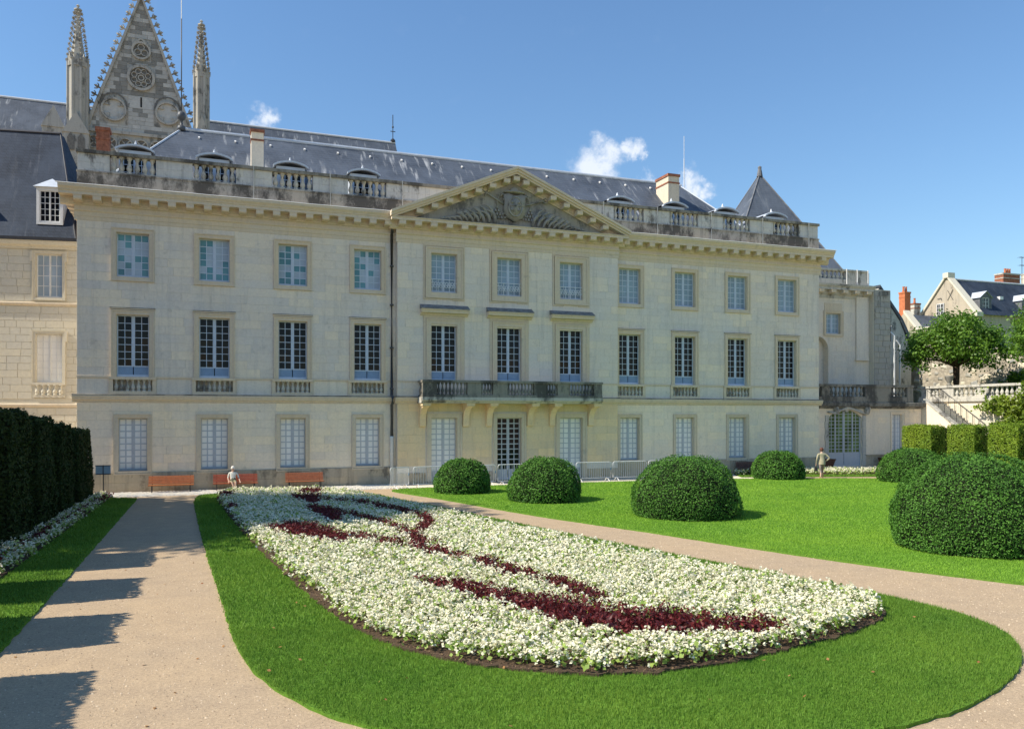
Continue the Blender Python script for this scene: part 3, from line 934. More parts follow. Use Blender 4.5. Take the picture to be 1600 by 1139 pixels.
for sx in (-1, 1):
    tm = MB()
    tm.tube([(cx + sx * .55, yy - .12, cz + .72), (cx + sx * .8, yy - .10, cz + .62), (cx + sx * .92, yy - .08, cz + .30), (cx + sx * .95, yy - .08, cz - .05)], .03, 6)
    tm.tube([(cx + sx * .55, yy - .12, cz + .70), (cx + sx * 1.0, yy - .10, cz + .55), (cx + sx * .75, yy - .1, cz + .35), (cx + sx * 1.05, yy - .08, cz + .12)], .025, 6)
    for row in range(4):
        for q in range(row + 1):
            tx = cx + sx * .95 + (q - row / 2) * .17; tz = cz - .12 - row * .18
            tm.lathe([(.02, .10), (.05, .06), (.06, .0), (.075, -.07)], (tx, yy - .07, tz), 6)
    tm.build('carved_tassels', STONE_LEAD, ped, True)
    sm = MB()
    if sx < 0:
        sm.tube([(cx - .55, yy - .09, cz + .05), (cx - 1.95, yy - .09, cz + .80)], .045, 6)
        for t in (.72, .88):
            px_, pz_ = cx - .55 - 1.4 * t, cz + .05 + .75 * t
            sm.tube([(px_ - .10, yy - .09, pz_ - .20), (px_ + .10, yy - .09, pz_ + .20)], .04, 6)
    else:
        sm.tube([(cx + .55, yy - .09, cz + .05), (cx + 1.75, yy - .09, cz + .45)] + [(cx + 1.85 + .13 * math.cos(2.4 - q * .75), yy - .09, cz + .45 + .13 * math.sin(2.4 - q * .75)) for q in range(8)], .042, 6)
    sm.build('carved_staff', STONE_LEAD, ped, True)
    pm = MB()
    # palm plume: overlapping leaves that rise and curl over outwards
    for row, (n_, x_, z_) in enumerate(((10, 1.10, 13.76), (6, 1.30, 14.12), (4, 1.95, 13.92))):
        for i in range(n_):
            L_ = (1.15, .95, .8)[row] * (1 - i * .072)
            ang, x0_, z0_ = R(96 - i * 6.5), cx + sx * (x_ + i * .30), z_ - (i * .03 if row else 0)
            pts, rs = [], []
            for q in range(9):
                s_ = q / 8
                pts.append((x0_, yy - .06 - .20 * math.sin(s_ * 2.4) - .04 * row, z0_))
                rs.append((.105 - .02 * row) * (math.sin(min(1, s_ * .8 + .2) * math.pi) * .9 + .1) * (1 - i * .05))
                a_ = ang - R(118) * s_ ** 1.3
                x0_ += sx * math.cos(a_) * L_ / 8; z0_ += math.sin(a_) * L_ / 8 * .86
            top_ = max(p[2] + .42 * abs(p[0] - cx) for p in pts)
            if top_ > PZ1 - .85: pts = [(p[0], p[1], 13.74 + (p[2] - 13.74) * .72) for p in pts]
            pm.tube(pts, rs, 6)
    pm.build('carved_palm', STONE_LEAD, ped, True)
mb = MB(); mb.box(cx - 2.6, cx + 2.9, yy - .18, yy, 13.64, 13.74); mb.build('carved_ground', STONE_LEAD, ped)

# parapet with balustrades
PYP = YF + .02
base = MB(); topm = MB()
seg_gaps = [(b - .98, b + .98) for b in BAYS_L + BAYS_R]
base.box(XL, XR, PYP, PYP + .5, 13.88, 14.66)
base.box(XL - .03, XR + .03, PYP - .04, PYP + .54, 14.66, 14.73)
topm.box(XL - .04, XR + .04, PYP - .05, PYP + .45, 15.53, 15.68)
pb = base.build('parapet', STONE_BAND, pal)
topm.build('parapet_coping', STONE_DARK, pal)
edges = [XL + .02] + sum([[a, b] for a, b in seg_gaps], []) + [XR - .02]
for i in range(0, len(edges), 2):
    mb = MB(); rn = random.Random(i)
    mb.box(edges[i], edges[i + 1], PYP + .06, PYP + .38, 14.73, 15.53)
    w = mb.build('parapet_panel', STONE_PANEL, pal)
    lay_stones(stones(edges[i], edges[i + 1], 14.74, 15.52, .39, .8, [], rn), PYP + .06, STONE_PANEL, w, single=0, rnd=rn)
lay_stones(stones(XL, XR, 13.90, 14.65, .75, 1.9, [], rnd), PYP, STONE_BAND, pb, single=0, rnd=rnd)
for a, b in seg_gaps:
    mb = MB(); mb.box(a, b, PYP + .05, PYP + .36, 14.73, 14.78); po = mb.build('parapet_balustrade', STONE_OLD, pal)
    balusters(po, 'trim', a, b, 6, PYP + .2, 14.78, 15.53, .25)
for x in (1.95, 5.62, 9.3, 20.9, 24.4, 28.1, 31.8, 35.3):   # pale lead joints over the parapet
    MB().box(x - .017, x + .017, PYP - .06, PYP + .2, 13.92, 15.69).build('parapet_joint', STONE_PANEL, pal)

# roof
E0, EZ, RY, RZ, RXA, RXB = YF + 1.1, 14.35, 47.5, 19.1, -1.5, 29.8
xa, xb, yb = XL + .6, 33.2, 53.4
mb = MB()
A, B_, C_, D_ = (xa, E0, EZ), (xb, E0, EZ), (xb, yb, EZ), (xa, yb, EZ)
P, Q = (RXA, RY, RZ), (RXB, RY, RZ)
mb.quad(A, B_, Q, P); mb.add([B_, C_, Q], [(0, 1, 2)]); mb.quad(C_, D_, P, Q); mb.add([D_, A, P], [(0, 1, 2)])
roof = mb.build('roof', SLATE, pal)
mb = MB(); mb.box(XL + .1, XR - .1, PYP + .4, 53.6, 13.9, 14.3); mb.build('gutter_deck', LEAD, pal)
mb = MB()
mb.tube([(RXA - .1, RY, RZ + .02), (RXB + .1, RY, RZ + .02)], .11, 8)
for c_, p_ in ((A, P), (B_, Q)): mb.tube([c_, p_], .06, 6)
mb.build('ridge_capping', ZINC, roof)
for i in range(17):
    x = RXA + .9 + i * 1.85
    if x > RXB - .3: break
    f = .875
    y, z = E0 + (RY - E0) * f, EZ + (RZ - EZ) * f
    MB(Matrix.Translation((x, y, z)) @ Matrix.Rotation(math.atan2(RZ - EZ, RY - E0), 4, 'X')).box(-.045, .045, -.07, .07, 0, .08).build('roof_vent', WHITE, roof)
mb = MB()
mb.lathe([(.25, -.1), (.2, .15), (.07, .22), (.07, .45), (.2, .55), (.24, .72), (.18, .9), (.05, .98)], (RXA, RY, RZ), 10)
mb.tube([(RXA, RY, RZ + .9), (RXA, RY, RZ + 6.0)], .032, 6); mb.build('lightning_mast', PIPE, pal, True)
MB().tube([(RXA, RY, RZ + 6.0), (RXA, RY, RZ + 9.4)], .026, 6).build('mast_tip', GALV, pal)

# dormers
def dormer(x):
    y0, z0, hw = E0 + .05, EZ, .56
    mb = MB()
    mb.box(x - hw - .14, x - hw, y0, y0 + .18, z0, 15.93); mb.box(x + hw, x + hw + .14, y0, y0 + .18, z0, 15.93)
    arch = [(x - hw - .14, 15.93)] + [(x + hw * 1.0 * math.sin(t), 15.80 + .22 * math.cos(t)) for t in np.linspace(-1.4, 1.4, 9)] + [(x + hw + .14, 15.93), (x + hw + .14, 16.17), (x - hw - .14, 16.17)]
    mb.prism(arch, 'Y', y0, y0 + .18)
    mb.quad((x - hw - .14, y0 + .18, z0), (x - hw - .14, y0 + 2.6, z0), (x - hw - .14, y0 + 2.6, 16.15), (x - hw - .14, y0 + .18, 16.15))
    mb.quad((x + hw + .14, y0 + .18, z0), (x + hw + .14, y0 + .18, 16.15), (x + hw + .14, y0 + 2.6, 16.15), (x + hw + .14, y0 + 2.6, z0))
    d = mb.build('dormer', ZINC, pal)
    cap = MB()
    n = 10
    def edge(o, zo):
        return [(x + (hw + .14 + o) * t, 16.15 + zo + .20 * math.cos(t * math.pi / 2) - (.05 if abs(t) > .99 else 0)) for t in np.linspace(-1, 1, n)]
    e1 = edge(.16, .0)
    cap.prism([(a, b) for a, b in e1] + [(a, b + .09) for a, b in reversed(e1)], 'Y', y0 - .2, y0 + .02)
    ap = (x, y0 + 1.6, 16.7)
    fr = [(a, y0 - .2, b + .09) for a, b in e1]
    bk = [(a, y0 + 2.6, b + .09) for a, b in e1]
    tipf = (x, y0 + .35, 16.58); tipb = (x, y0 + 2.8, 16.60)
    vs = fr + [tipf, tipb] + [bk[0], bk[-1]]
    k = len(fr)
    fs = [(i, i + 1, k) for i in range(n - 1)] + [(0, k, k + 1, k + 2), (n - 1, k + 3, k + 1, k)]
    cap.add(vs, fs)
    cap.lathe([(.10, 0), (.06, .05), (.04, .12), (.01, .2)], (x, y0 + .36, 16.56), 6)
    cap.build('dormer_cap', ZINC, d)
    window(d, x - hw, x + hw, z0 + .35, 15.92, y0 + .06, 4, 3, PAINT_F, dark, name='window')
for x in BAYS_L + BAYS_R: dormer(x)

# chimneys, downpipe
def chimney(owner, x, y, w, d, z0, z1, mat, capmat, pots=0):
    mb = MB(); mb.box(x - w/2, x + w/2, y - d/2, y + d/2, z0, z1)
    c = mb.build('chimney', mat, owner)
    mb = MB(); mb.box(x - w/2 - .05, x + w/2 + .05, y - d/2 - .05, y + d/2 + .05, z1, z1 + .16); MB().box(x - w/2 - .03, x + w/2 + .03, y - d/2 - .03, y + d/2 + .03, z1 - .45, z1 - .36).build('chimney_band', capmat, c)
    mb.build('chimney_cap', capmat, c)
    for i in range(pots):
        MB().lathe([(.13, 0), (.15, .05), (.12, .1), (.10, .5), (.13, .55), (.13, .6)], (x + (i - (pots - 1) / 2) * .36, y, z1 + .16), 8).build('chimney_pot', POT, c)
    return c
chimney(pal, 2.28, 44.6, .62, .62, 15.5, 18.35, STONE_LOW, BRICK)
chimney(pal, -5.05, 45.2, .58, .6, 14.2, 17.75, BRICK, BRICK)
chimney(pal, 27.7, 45.6, .8, 1.5, 16.0, 18.8, STONE_TRIM, BRICK)
mb = MB()
mb.tube([(8.72, YF - .10, 2.5), (8.72, YF - .10, 4.1), (8.72, YF - .30, 4.2), (8.72, YF - .30, 4.5), (8.72, YF - .10, 4.62), (8.72, YF - .10, 12.9), (8.72, YF - .45, 13.3)], .075, 8)
for z in (4.9, 7.0, 9.2, 11.2): mb.tube([(8.72, YF - .10, z), (8.72, YF - .10, z + .08)], .10, 8)
mb.build('downpipe', PIPE, pal, True)
mb = MB(); mb.tube([(8.72, YF - .10, 0), (8.72, YF - .10, 2.4), (8.72, YF - .10, 2.5)], [.10, .10, .115], 8)
mb.build('downpipe_shoe', GALV, pal, True)
mb = MB(); mb.tube([(33.0, 52, 16), (33.0, 52, 22.6)], .03, 5); mb.tube([(33.0, 52, 22.6), (33.0, 52, 24.3)], .018, 5)
mb.build('roof_aerial', WHITE, pal)

# ------------------------------------------------------------------ pale wing at the left, turned a little towards the sun
MW = Matrix.Translation((-8.2, 47, 0)) @ Matrix.Rotation(R(-9), 4, 'Z')
wing = thing('side_wing', 'pale cream ashlar wing with steep slate roof behind the clipped yew hedge', 'building', (-8.2, 47, 0))
WX0, WX1 = -9.5, 2.45
wx = [(-.17, 1.11), (-4.6, -3.3), (-8.7, -7.4)]
holes = []
for a, b in wx: holes += [(a, b, 9.56, 11.8), (a, b, 5.24, 7.73), (a, b, 1.2, 3.18)]
mb = MB(MW); wall_holes(mb, WX0, WX1, 0, 12.4, 0, holes, .3)
wo = mb.build('wall', STONE_WING, wing)
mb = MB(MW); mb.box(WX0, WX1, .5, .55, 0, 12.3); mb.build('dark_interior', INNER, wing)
mb = MB(MW); mb.box(WX0, WX1, .56, 8, 0, 12.38); mb.build('wall', STONE_WING, wing)
rn = random.Random(9)
ob = []
for a, b in wx: ob += [(a - .16, b + .16, 9.4, 11.95), (a - .16, b + .16, 4.45, 7.9), (a - .1, b + .1, 1.1, 3.3)]
pcs = stones(-2.4, WX1, 4.4, 9.1, .36, .72, ob, rn) + stones(-2.4, WX1, 9.35, 12.0, .36, .72, ob, rn) + stones(-2.4, WX1, .4, 3.95, .37, .8, ob, rn)
lay_stones(pcs, 0, STONE_WING, wo, MW, single=230, d=.021, rnd=rn, tonef=lambda p: min(1, max(0, rn.gauss(.4, .13))))
mb = MB(MW)
mb.prism([(0.02, 9.12), (-.06, 9.14), (-.12, 9.22), (-.12, 9.28), (.02, 9.34)], 'X', WX0, WX1)
mb.prism([(0.02, 3.97), (-.05, 3.98), (-.10, 4.06), (-.10, 4.14), (.02, 4.18)], 'X', WX0, WX1)
mb.build('string_course', STONE_TRIM, wing)
mb = MB(MW)
mb.prism([(.02, 12.0), (-.08, 12.02), (-.10, 12.12), (-.28, 12.2), (-.34, 12.32), (-.36, 12.40), (.02, 12.40)], 'X', WX0, WX1)
mb.build('cornice', STONE_WING, wing)
mb = MB(MW); mb.box(WX0, WX1, -.42, -.30, 12.405, 12.56); mb.build('gutter', IRON, wing)
for a, b in wx:
    w = window(wing, a, b, 9.56, 11.8, .14, 4, 4, WHITE, lambda i, j: GLASS_PALE, M=MW, mid=.05); surround(w, a, b, 9.56, 11.8, 0, .14, STONE_WING, M=MW, ears=.09)
    w = window(wing, a, b, 5.24, 7.73, .14, 4, 7, WHITE, white, M=MW, mid=.05); surround(w, a, b, 5.24, 7.73, 0, .14, STONE_WING, M=MW, sill=False, ears=.09)
    mb = MB(MW); mb.box(a - .14, b + .14, -.1, .1, 5.12, 5.238); mb.box(a - .1, b + .1, -.08, .1, 4.48, 4.6)
    sb = mb.build('sill_balustrade', STONE_WING, wing)
    balusters(sb, 'wing', a - .05, b + .05, 5, -.01, 4.6, 5.12, .2, M=MW)
    window(wing, a, b, 1.2, 3.18, .14, 4, 5, WHITE, dark, M=MW, mid=.05)
mb = MB(MW)
rz, hx = 19.05, -.10
F0, F1, F2 = (WX0, -.36, 12.5), (WX1 - .6, -.36, 12.5), (hx, 3.5, rz)
mb.quad(F0, F1, F2, (WX0, 3.5, rz))
mb.add([F1, (WX1 - .6, 7.6, 12.5), (hx, 4.1, rz), F2], [(0, 1, 2, 3)])
mb.quad((WX0, 3.5, rz), F2, (hx, 4.1, rz), (WX0, 4.1, rz))
mb.quad((WX0, 4.1, rz), (hx, 4.1, rz), (WX1 - .6, 7.6, 12.5), (WX0, 7.6, 12.5))
wr = mb.build('roof', SLATE_DARK, wing)
mb = MB(MW); mb.tube([(WX0, 3.5, rz), F2], .09, 6); mb.tube([F1, F2], .05, 6); mb.build('ridge_capping', IRON, wr)
mb = MB(MW); mb.box(-6, -.6, 3.55, 4.05, rz, rz + .1); mb.build('ridge_capping', ZINC, wr)
def wing_dormer(x):
    mb = MB(MW)
    a, b, z0, z1, y0 = x - .62, x + .62, 13.3, 15.2, .05
    mb.box(a, a + .14, y0, y0 + .15, z0, z1); mb.box(b - .14, b, y0, y0 + .15, z0, z1); mb.box(a + .14, b - .14, y0, y0 + .15, z1 - .16, z1); mb.box(a + .14, b - .14, y0, y0 + .15, z0, z0 + .12)
    mb.box(a + .01, a + .08, y0 + .15, 2.0, z0, z1 - .02); mb.box(b - .08, b - .01, y0 + .15, 2.0, z0, z1 - .02)
    d = mb.build('dormer', WHITE, wing)
    mb = MB(MW)
    mb.add([(a - .12, y0 - .14, z1), (b + .12, y0 - .14, z1), (b + .12, 2.3, z1), (a - .12, 2.3, z1), (x, y0 + .4, z1 + .55), (x, 2.3, z1 + .55)],
           [(0, 1, 4), (1, 2, 5, 4), (3, 0, 4, 5), (0, 3, 2, 1)])
    mb.build('dormer_cap', ZINC, d)
    window(d, a + .14, b - .14, z0 + .12, z1 - .16, y0 + .05, 4, 5, WHITE, dark, M=MW, fw=.05, mid=.04)
for x in (.48, -4.0, -8.0): wing_dormer(x)

# ------------------------------------------------------------------ cathedral transept gable with pinnacles, far behind
cath = thing('cathedral', 'gothic cathedral gable with crockets and two pinnacles rising behind the palace', 'cathedral', (-6.6, 90, 0))
YG = 90.0
GA, GB, GX, GZ0, GZ1 = -11.75, -1.45, -6.62, 32.0, 46.0
mb = MB()
mb.prism([(GA, 29.5), (GB, 29.5), (GB, GZ0), (GX, GZ1 - .1), (GA, GZ0)], 'Y', YG, YG + .8)
gw = mb.build('gable_wall', STONE_CATH, cath)
mb = MB(); mb.box(GA, GB, YG + .02, YG + 14, 0, 29.5); mb.build('transept_wall', STONE_CATH, cath)
rn = random.Random(4)
pcs = []
for p in stones(GA, GB, GZ0 + .05, GZ1 - .6, .42, .85, [(-9.12 - 1.3, -9.12 + 1.3, 32.7, 35.6), (-4.15 - 1.3, -4.15 + 1.3, 32.9, 35.8), (-7.9, -5.3, 36.3, 39.0), (-7.5, -5.7, 39.4, 41.6)], rn):
    lim = (GZ1 - p[3]) / (GZ1 - GZ0) * (GB - GA) / 2 - .12
    a, b = max(p[0], GX - lim), min(p[1], GX + lim)
    if b - a > .2: pcs.append((a, b, p[2], p[3]))
def gable_tone(p):
    x, z = (p[0] + p[1]) / 2 - GX, (p[2] + p[3]) / 2
    near = abs(x) < 2.4 * (GZ1 - z) / 9 + .4 * math.sin(z * 2.2) and 35.8 < z < 43.5
    return rn.choice((.0, .05, .1, .2, .75)) if near else rn.choice((.7, .85, 1, .9, .8, .15))
def m_gable():
    g = G('patched_gable_stone')
    c = g.mix(g.attr(), (.22, .215, .195), (.49, .485, .45))
    c = g.mix(.6, c, g.mix(g.rng(g.noise(3, 6, .7), .3, .7), (.75, .75, .75), (1.15, 1.15, 1.12)), 'MULTIPLY')
    g.col(c).rough(.9, .15).bump(g.noise(14, 5), .4, .02)
    return g.m
GABLE = m_gable()
lay_stones(pcs, YG, GABLE, gw, single=300, d=.03, tonef=gable_tone, rnd=rn)
# coping with crockets
CR_M = MB()
CR_M.lathe([(.07, 0), (.08, .16), (.05, .26), (.12, .36), (.09, .46), (.01, .58)], seg=6)
for k in range(4):
    a_ = k * math.pi / 2
    CR_M.tube([(0, 0, .2), (.16 * math.cos(a_), .16 * math.sin(a_), .26), (.26 * math.cos(a_), .26 * math.sin(a_), .40), (.20 * math.cos(a_), .20 * math.sin(a_), .46)], [.05, .06, .05, .015], 5)
CR_ME = CR_M.mesh('crocket', STONE_CATH, False)
for sx in (-1, 1):
    ex = GB if sx > 0 else GA
    mb = MB()
    dx, dz = GX - ex, GZ1 - GZ0
    L = math.hypot(dx, dz); nx, nz = (-dz / L * (1 if sx < 0 else -1)) , abs(dx) / L
    mb.prism([(ex + sx * .2, GZ0 - .5), (GX, GZ1 + .25), (GX, GZ1 - .25), (ex - sx * .15, GZ0 - .5)], 'Y', YG - .28, YG + .9)
    mb.build('gable_coping', STONE_CATH, cath)
    n = 18
    for i in range(n):
        t = (i + .4) / n
        x, z = ex + dx * t + sx * .1, GZ0 + dz * t
        put('crocket', CR_ME, cath, Matrix.Translation((x, YG + .2, z)) @ Matrix.Rotation(sx * R(62), 4, 'Y') @ Matrix.Diagonal((1.15, 1.15, 1.2, 1)))
def ring(mb, x, z, r, w, y, d, n=20):
    o = [(x + (r + w) * math.cos(2 * math.pi * k / n), z + (r + w) * math.sin(2 * math.pi * k / n)) for k in range(n)]
    i_ = [(x + r * math.cos(2 * math.pi * k / n), z + r * math.sin(2 * math.pi * k / n)) for k in range(n)]
    vs = [(a, y - d, b) for a, b in o] + [(a, y - d, b) for a, b in i_] + [(a, y, b) for a, b in o] + [(a, y + .0, b) for a, b in i_]
    fs = []
    for k in range(n):
        q = (k + 1) % n
        fs += [(k, q, n + q, n + k), (k, 2*n + k, 2*n + q, q), (n + k, n + q, 3*n + q, 3*n + k)]
    mb.add(vs, fs)
def disc(mb, x, z, r, y, n=20):
    mb.add([(x + r * math.cos(2 * math.pi * k / n), y, z + r * math.sin(2 * math.pi * k / n)) for k in range(n)], [tuple(range(n))])
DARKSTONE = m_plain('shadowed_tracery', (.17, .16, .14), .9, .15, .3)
mb = MB(); ring(mb, GX, 37.65, 1.05, .26, YG - .03, .22)
for k in range(8):
    a = k * math.pi / 4 + .39; ring(mb, GX + .68 * math.cos(a), 37.65 + .68 * math.sin(a), .21, .08, YG - .05, .12, 10)
ring(mb, GX, 37.65, .22, .1, YG - .05, .12, 10)
rw = mb.build('rose_window', STONE_CATH, cath)
mb = MB(); disc(mb, GX, 37.65, 1.06, YG - .06); mb.build('tracery_ground', DARKSTONE, rw)
mb = MB(); ring(mb, GX, 40.4, .72, .2, YG - .03, .2)
for k in range(3):
    a = math.pi / 2 + k * 2 * math.pi / 3; ring(mb, GX + .36 * math.cos(a), 40.4 + .36 * math.sin(a), .26, .08, YG - .05, .12, 10)
mb.prism([(GX - .95, 40.4), (GX - .7, 41.1), (GX, 41.75), (GX + .7, 41.1), (GX + .95, 40.4), (GX + .8, 40.4), (GX + .58, 41.0), (GX, 41.5), (GX - .58, 41.0), (GX - .8, 40.4)], 'Y', YG - .2, YG)
tw = mb.build('trefoil_window', STONE_CATH, cath)
mb = MB(); disc(mb, GX, 40.4, .73, YG - .06); mb.build('tracery_ground', DARKSTONE, tw)
for x, z in ((-9.12, 34.15), (-4.15, 34.35)):
    mb = MB(); ring(mb, x, z, 1.0, .18, YG - .03, .26)
    for k in range(4):
        a = k * math.pi / 2 + math.pi / 4
        mb.prism([(x + math.cos(a - .33) * 1.0, z + math.sin(a - .33) * 1.0), (x + math.cos(a) * .52, z + math.sin(a) * .52), (x + math.cos(a + .33) * 1.0, z + math.sin(a + .33) * 1.0)], 'Y', YG - .2, YG - .05)
    q = mb.build('quatrefoil', STONE_CATH, cath)
    mb = MB(); mb.tone = 1; disc(mb, x, z, 1.02, YG - .07); mb.build('tracery_ground', GABLE, q)
    mb = MB(); ring(mb, x, z + .5, 1.10, .16, YG - .0, .06); mb.build('relieving_arch', DARKSTONE, q)
mb = MB(); mb.tone = 1
mb.add([(GX + 1.1 * math.cos(t), YG - .055, 34.55 + 1.25 * math.sin(t)) for t in np.linspace(0, math.pi, 12)], [tuple(range(12))])
bl = mb.build('blind_arch', GABLE, cath)
MB().box(GX - .07, GX + .07, YG - .10, YG - .05, 34.7, 35.7).build('slit_opening', INNER, bl)
mb = MB(); mb.box(GA, GB, YG - .22, YG + .3, 31.75, 32.05); mb.box(GA, GB, YG - .2, YG + .3, 29.4, 29.7); mb.build('string_course', STONE_CATH, cath)
for i in range(7):
    x = GA + .85 + i * 1.43
    mb = MB(); ring(mb, x, 30.75, .56, .10, YG - .02, .16, 16)
    for k in range(4):
        a = k * math.pi / 2 + math.pi / 4; mb.tube([(x + .1 * math.cos(a), YG - .1, 30.75 + .1 * math.sin(a)), (x + .62 * math.cos(a), YG - .1, 30.75 + .62 * math.sin(a))], .07, 5)
    q = mb.build('gallery_tracery', STONE_CATH, cath)
    mb = MB(); disc(mb, x, 30.75, .6, YG - .03, 16); mb.build('tracery_ground', DARKSTONE, q)
def pinnacle(x, r, zb, zs, zt, gables=True):
    mb = MB()
    mb.lathe([(r, zb), (r, zs)], (x, YG - .3, 0), 8, phase=math.pi / 8)
    for k in range(8):
        a = 2 * math.pi * k / 8 + math.pi / 8
        mb.tube([(x + r * math.cos(a), YG - .3 + r * math.sin(a), zb), (x + r * math.cos(a), YG - .3 + r * math.sin(a), zs + .4)], .15, 5)
    mb.lathe([(r * .92, zs), (r * .5, zs + (zt - zs) * .4), (r * .16, zs + (zt - zs) * .82), (.07, zt - .5)], (x, YG - .3, 0), 8, phase=math.pi / 8)
    p = mb.build('pinnacle', STONE_CATH, cath)
    mb = MB()
    for k in range(8):      # little gables round the foot of the spire
        a = 2 * math.pi * k / 8
        M_ = Matrix.Translation((x, YG - .3, 0)) @ Matrix.Rotation(a + math.pi / 2, 4, 'Z')
        g_ = MB(M_); g_.prism([(-r * .42, zs - .3), (r * .42, zs - .3), (0, zs + .95)], 'Y', -r * 1.02, -r * .6)
        mb.add(g_.v, g_.f)
    mb.build('pinnacle_gablets', STONE_CATH, p)
    mb = MB()
    mb.lathe([(.12, 0), (.3, .12), (.12, .25), (.12, .42), (.38, .5), (.36, .62), (.1, .7), (.1, .85), (.18, .95), (.04, 1.1)], (x, YG - .3, zt - .7), 7)
    mb.build('finial', STONE_CATH, p)
    for k in range(8):
        a = 2 * math.pi * k / 8 + math.pi / 8
        for i in range(10):
            t = .04 + i / 10.5
            zz = zs + (zt - zs) * t
            rr = r * (.95 - .85 * t)
            put('crocket', CR_ME, p, Matrix.Translation((x + rr * math.cos(a), YG - .3 + rr * math.sin(a), zz)) @ Matrix.Rotation(a, 4, 'Z') @ Matrix.Rotation(R(65), 4, 'Y') @ Matrix.Diagonal((.62, .62, .62, 1)))
pinnacle(-12.28, .90, 31.2, 38.0, 43.6)
pinnacle(-.92, .72, 32.2, 38.6, 44.0)
for x0, x1, z1 in ((-13.4, -11.2, 32.1), (-1.8, .1, 33.2)):     # buttresses under the pinnacles with small gablets
    mb = MB(); mb.box(x0, x1, YG - 1.4, YG + 1, 0, 31.0)
    mb.prism([(x0 - .1, 31.0), (x1 + .1, 31.0), ((x0 + x1) / 2, z1 + 1.0)], 'Y', YG - 1.5, YG + .8)
    b_ = mb.build('buttress', STONE_CATH, cath)
    mb = MB()
    for sx in (-.45, .45):
        xx = (x0 + x1) / 2 + sx
        mb.prism([(xx - .3, 29.3), (xx + .3, 29.3), (xx + .3, 30.5), (xx, 31.0), (xx - .3, 30.5)], 'Y', YG - 1.52, YG - 1.45)
    mb.build('blind_lancets', DARKSTONE, b_)
mb = MB(); mb.box(-15.3, -13.3, YG - .9, YG + .8, 0, 31.5); mb.prism([(-15.4, 31.5), (-13.3, 31.5), (-14.3, 33.6)], 'Y', YG - 1, YG + .8); mb.build('buttress', STONE_CATH, cath)
mb = MB()
for xa_, xb_ in ((-60, -12), (-1, 20.8)):
    rz_ = 36.2
    mb.prism([(YG + 1, 29.2), (YG + 6.2, rz_), (YG + 12, 29.2)], 'X', xa_, xb_)
cr = mb.build('roof', SLATE, cath)
mb = MB(); mb.box(-60, 20.6, YG + 1.5, YG + 11.5, 0, 29.2); mb.build('nave_wall', STONE_CATH, cath)
mb = MB(); mb.tube([(-60, YG + 6.2, 36.25), (20.8, YG + 6.2, 36.25)], .14, 6); mb.build('ridge_capping', ZINC, cr)
mb = MB(); mb.tube([(20.5, YG + 6.2, 36.2), (20.5, YG + 6.2, 39.6)], .05, 5); mb.tube([(20.2, YG + 6.2, 37.6), (20.8, YG + 6.2, 37.6)], .05, 5); mb.lathe([(.05, 0), (.3, .2), (.3, .35), (.05, .6)], (20.5, YG + 6.2, 36.2), 8); mb.lathe([(.05, 0), (.14, .12), (.05, .3)], (20.5, YG + 6.2, 38.0), 6)
mb.build('roof_finial', IRON, cath)

# ------------------------------------------------------------------ annex with its pyramid roof, at the right of the palace
MA = Matrix.Translation((40, 46.8, 0)) @ Matrix.Rotation(R(-1), 4, 'Z') @ Matrix.Diagonal((1.15, 1, 1, 1))
anx = thing('annex', 'pale stone annex with pyramid slate roof beside the right end of the palace', 'building', (40, 46.8, 0))
AX0, AX1 = -4.5, 4.72
mb = MB(MA)
wall_holes(mb, AX0, AX1, 4.4, 12.3, 0, [(1.31, 2.46, 9.44, 10.94), (-.35, 1.5, 4.55, 9.25)], .5)
mb.quad((-.35, .5, 4.55), (1.5, .5, 4.55), (1.5, .5, 9.25), (-.35, .5, 9.25))
mb.quad((AX1, 0, 4.4), (AX1, 9, 4.4), (AX1, 9, 14), (AX1, 0, 14))
aw = mb.build('wall', STONE, anx)
mb = MB(MA)     # arched head of the niche
cx_, hw_ = .575, .925
for sx in (-1, 1):
    pts = [(cx_ + sx * hw_, 9.25)] + [(cx_ + sx * hw_ * math.cos(t), 8.33 + .92 * math.sin(t)) for t in np.linspace(0, math.pi / 2, 8)]
    mb.prism(pts, 'Y', .001, .45)
mb.build('niche_head', STONE, anx)
rn = random.Random(12)
lay_stones(stones(AX0, 3.6, 4.6, 12.25, .40, .95, [(1.1, 2.66, 9.2, 11.75), (-.4, 1.55, 4.5, 9.3)], rn), 0, STONE, aw, MA, single=40, rnd=rn, tonef=lambda p: min(1, max(0, rn.gauss(.4, .2))))
mb = MB(MA); mb.box(3.62, 4.5, -.12, 0, 7.7, 12.2); mb.box(3.55, 4.57, -.2, 0, 7.55, 7.7); mb.build('pilaster', STONE, anx)
w = window(anx, 1.31, 2.46, 9.44, 10.94, .2, 4, 4, PAINT_F, curtain, M=MA); surround(w, 1.31, 2.46, 9.44, 10.94, 0, .17, STONE_TRIM, M=MA)
MB(MA).box(1.2, 2.57, -.04, 0, 11.12, 11.65).build('wall_panel', STONE_TRIM, anx)
mb = MB(MA)
mb.prism([(0.02, 12.0), (-.05, 12.02), (-.06, 12.25), (-.14, 12.3), (-.16, 12.55), (-.46, 12.58), (-.46, 12.72), (-.56, 12.86), (-.58, 12.98), (.02, 13.02)], 'X', AX0, AX1 + .1)
mb.build('cornice', STONE_OLD, anx)
for i in range(10): put('modillion', MOD_ME, anx, MA @ Matrix.Translation((AX0 + .5 + i * .92, -.13, 12.33)))
mb = MB(MA); mb.box(AX0, AX1, .1, .5, 13.0, 13.45); mb.box(AX0, AX1, .05, .55, 14.05, 14.18)
mb.box(AX0, .9, .12, .46, 13.45, 14.05); mb.box(2.95, AX1, .12, .46, 13.45, 14.05)
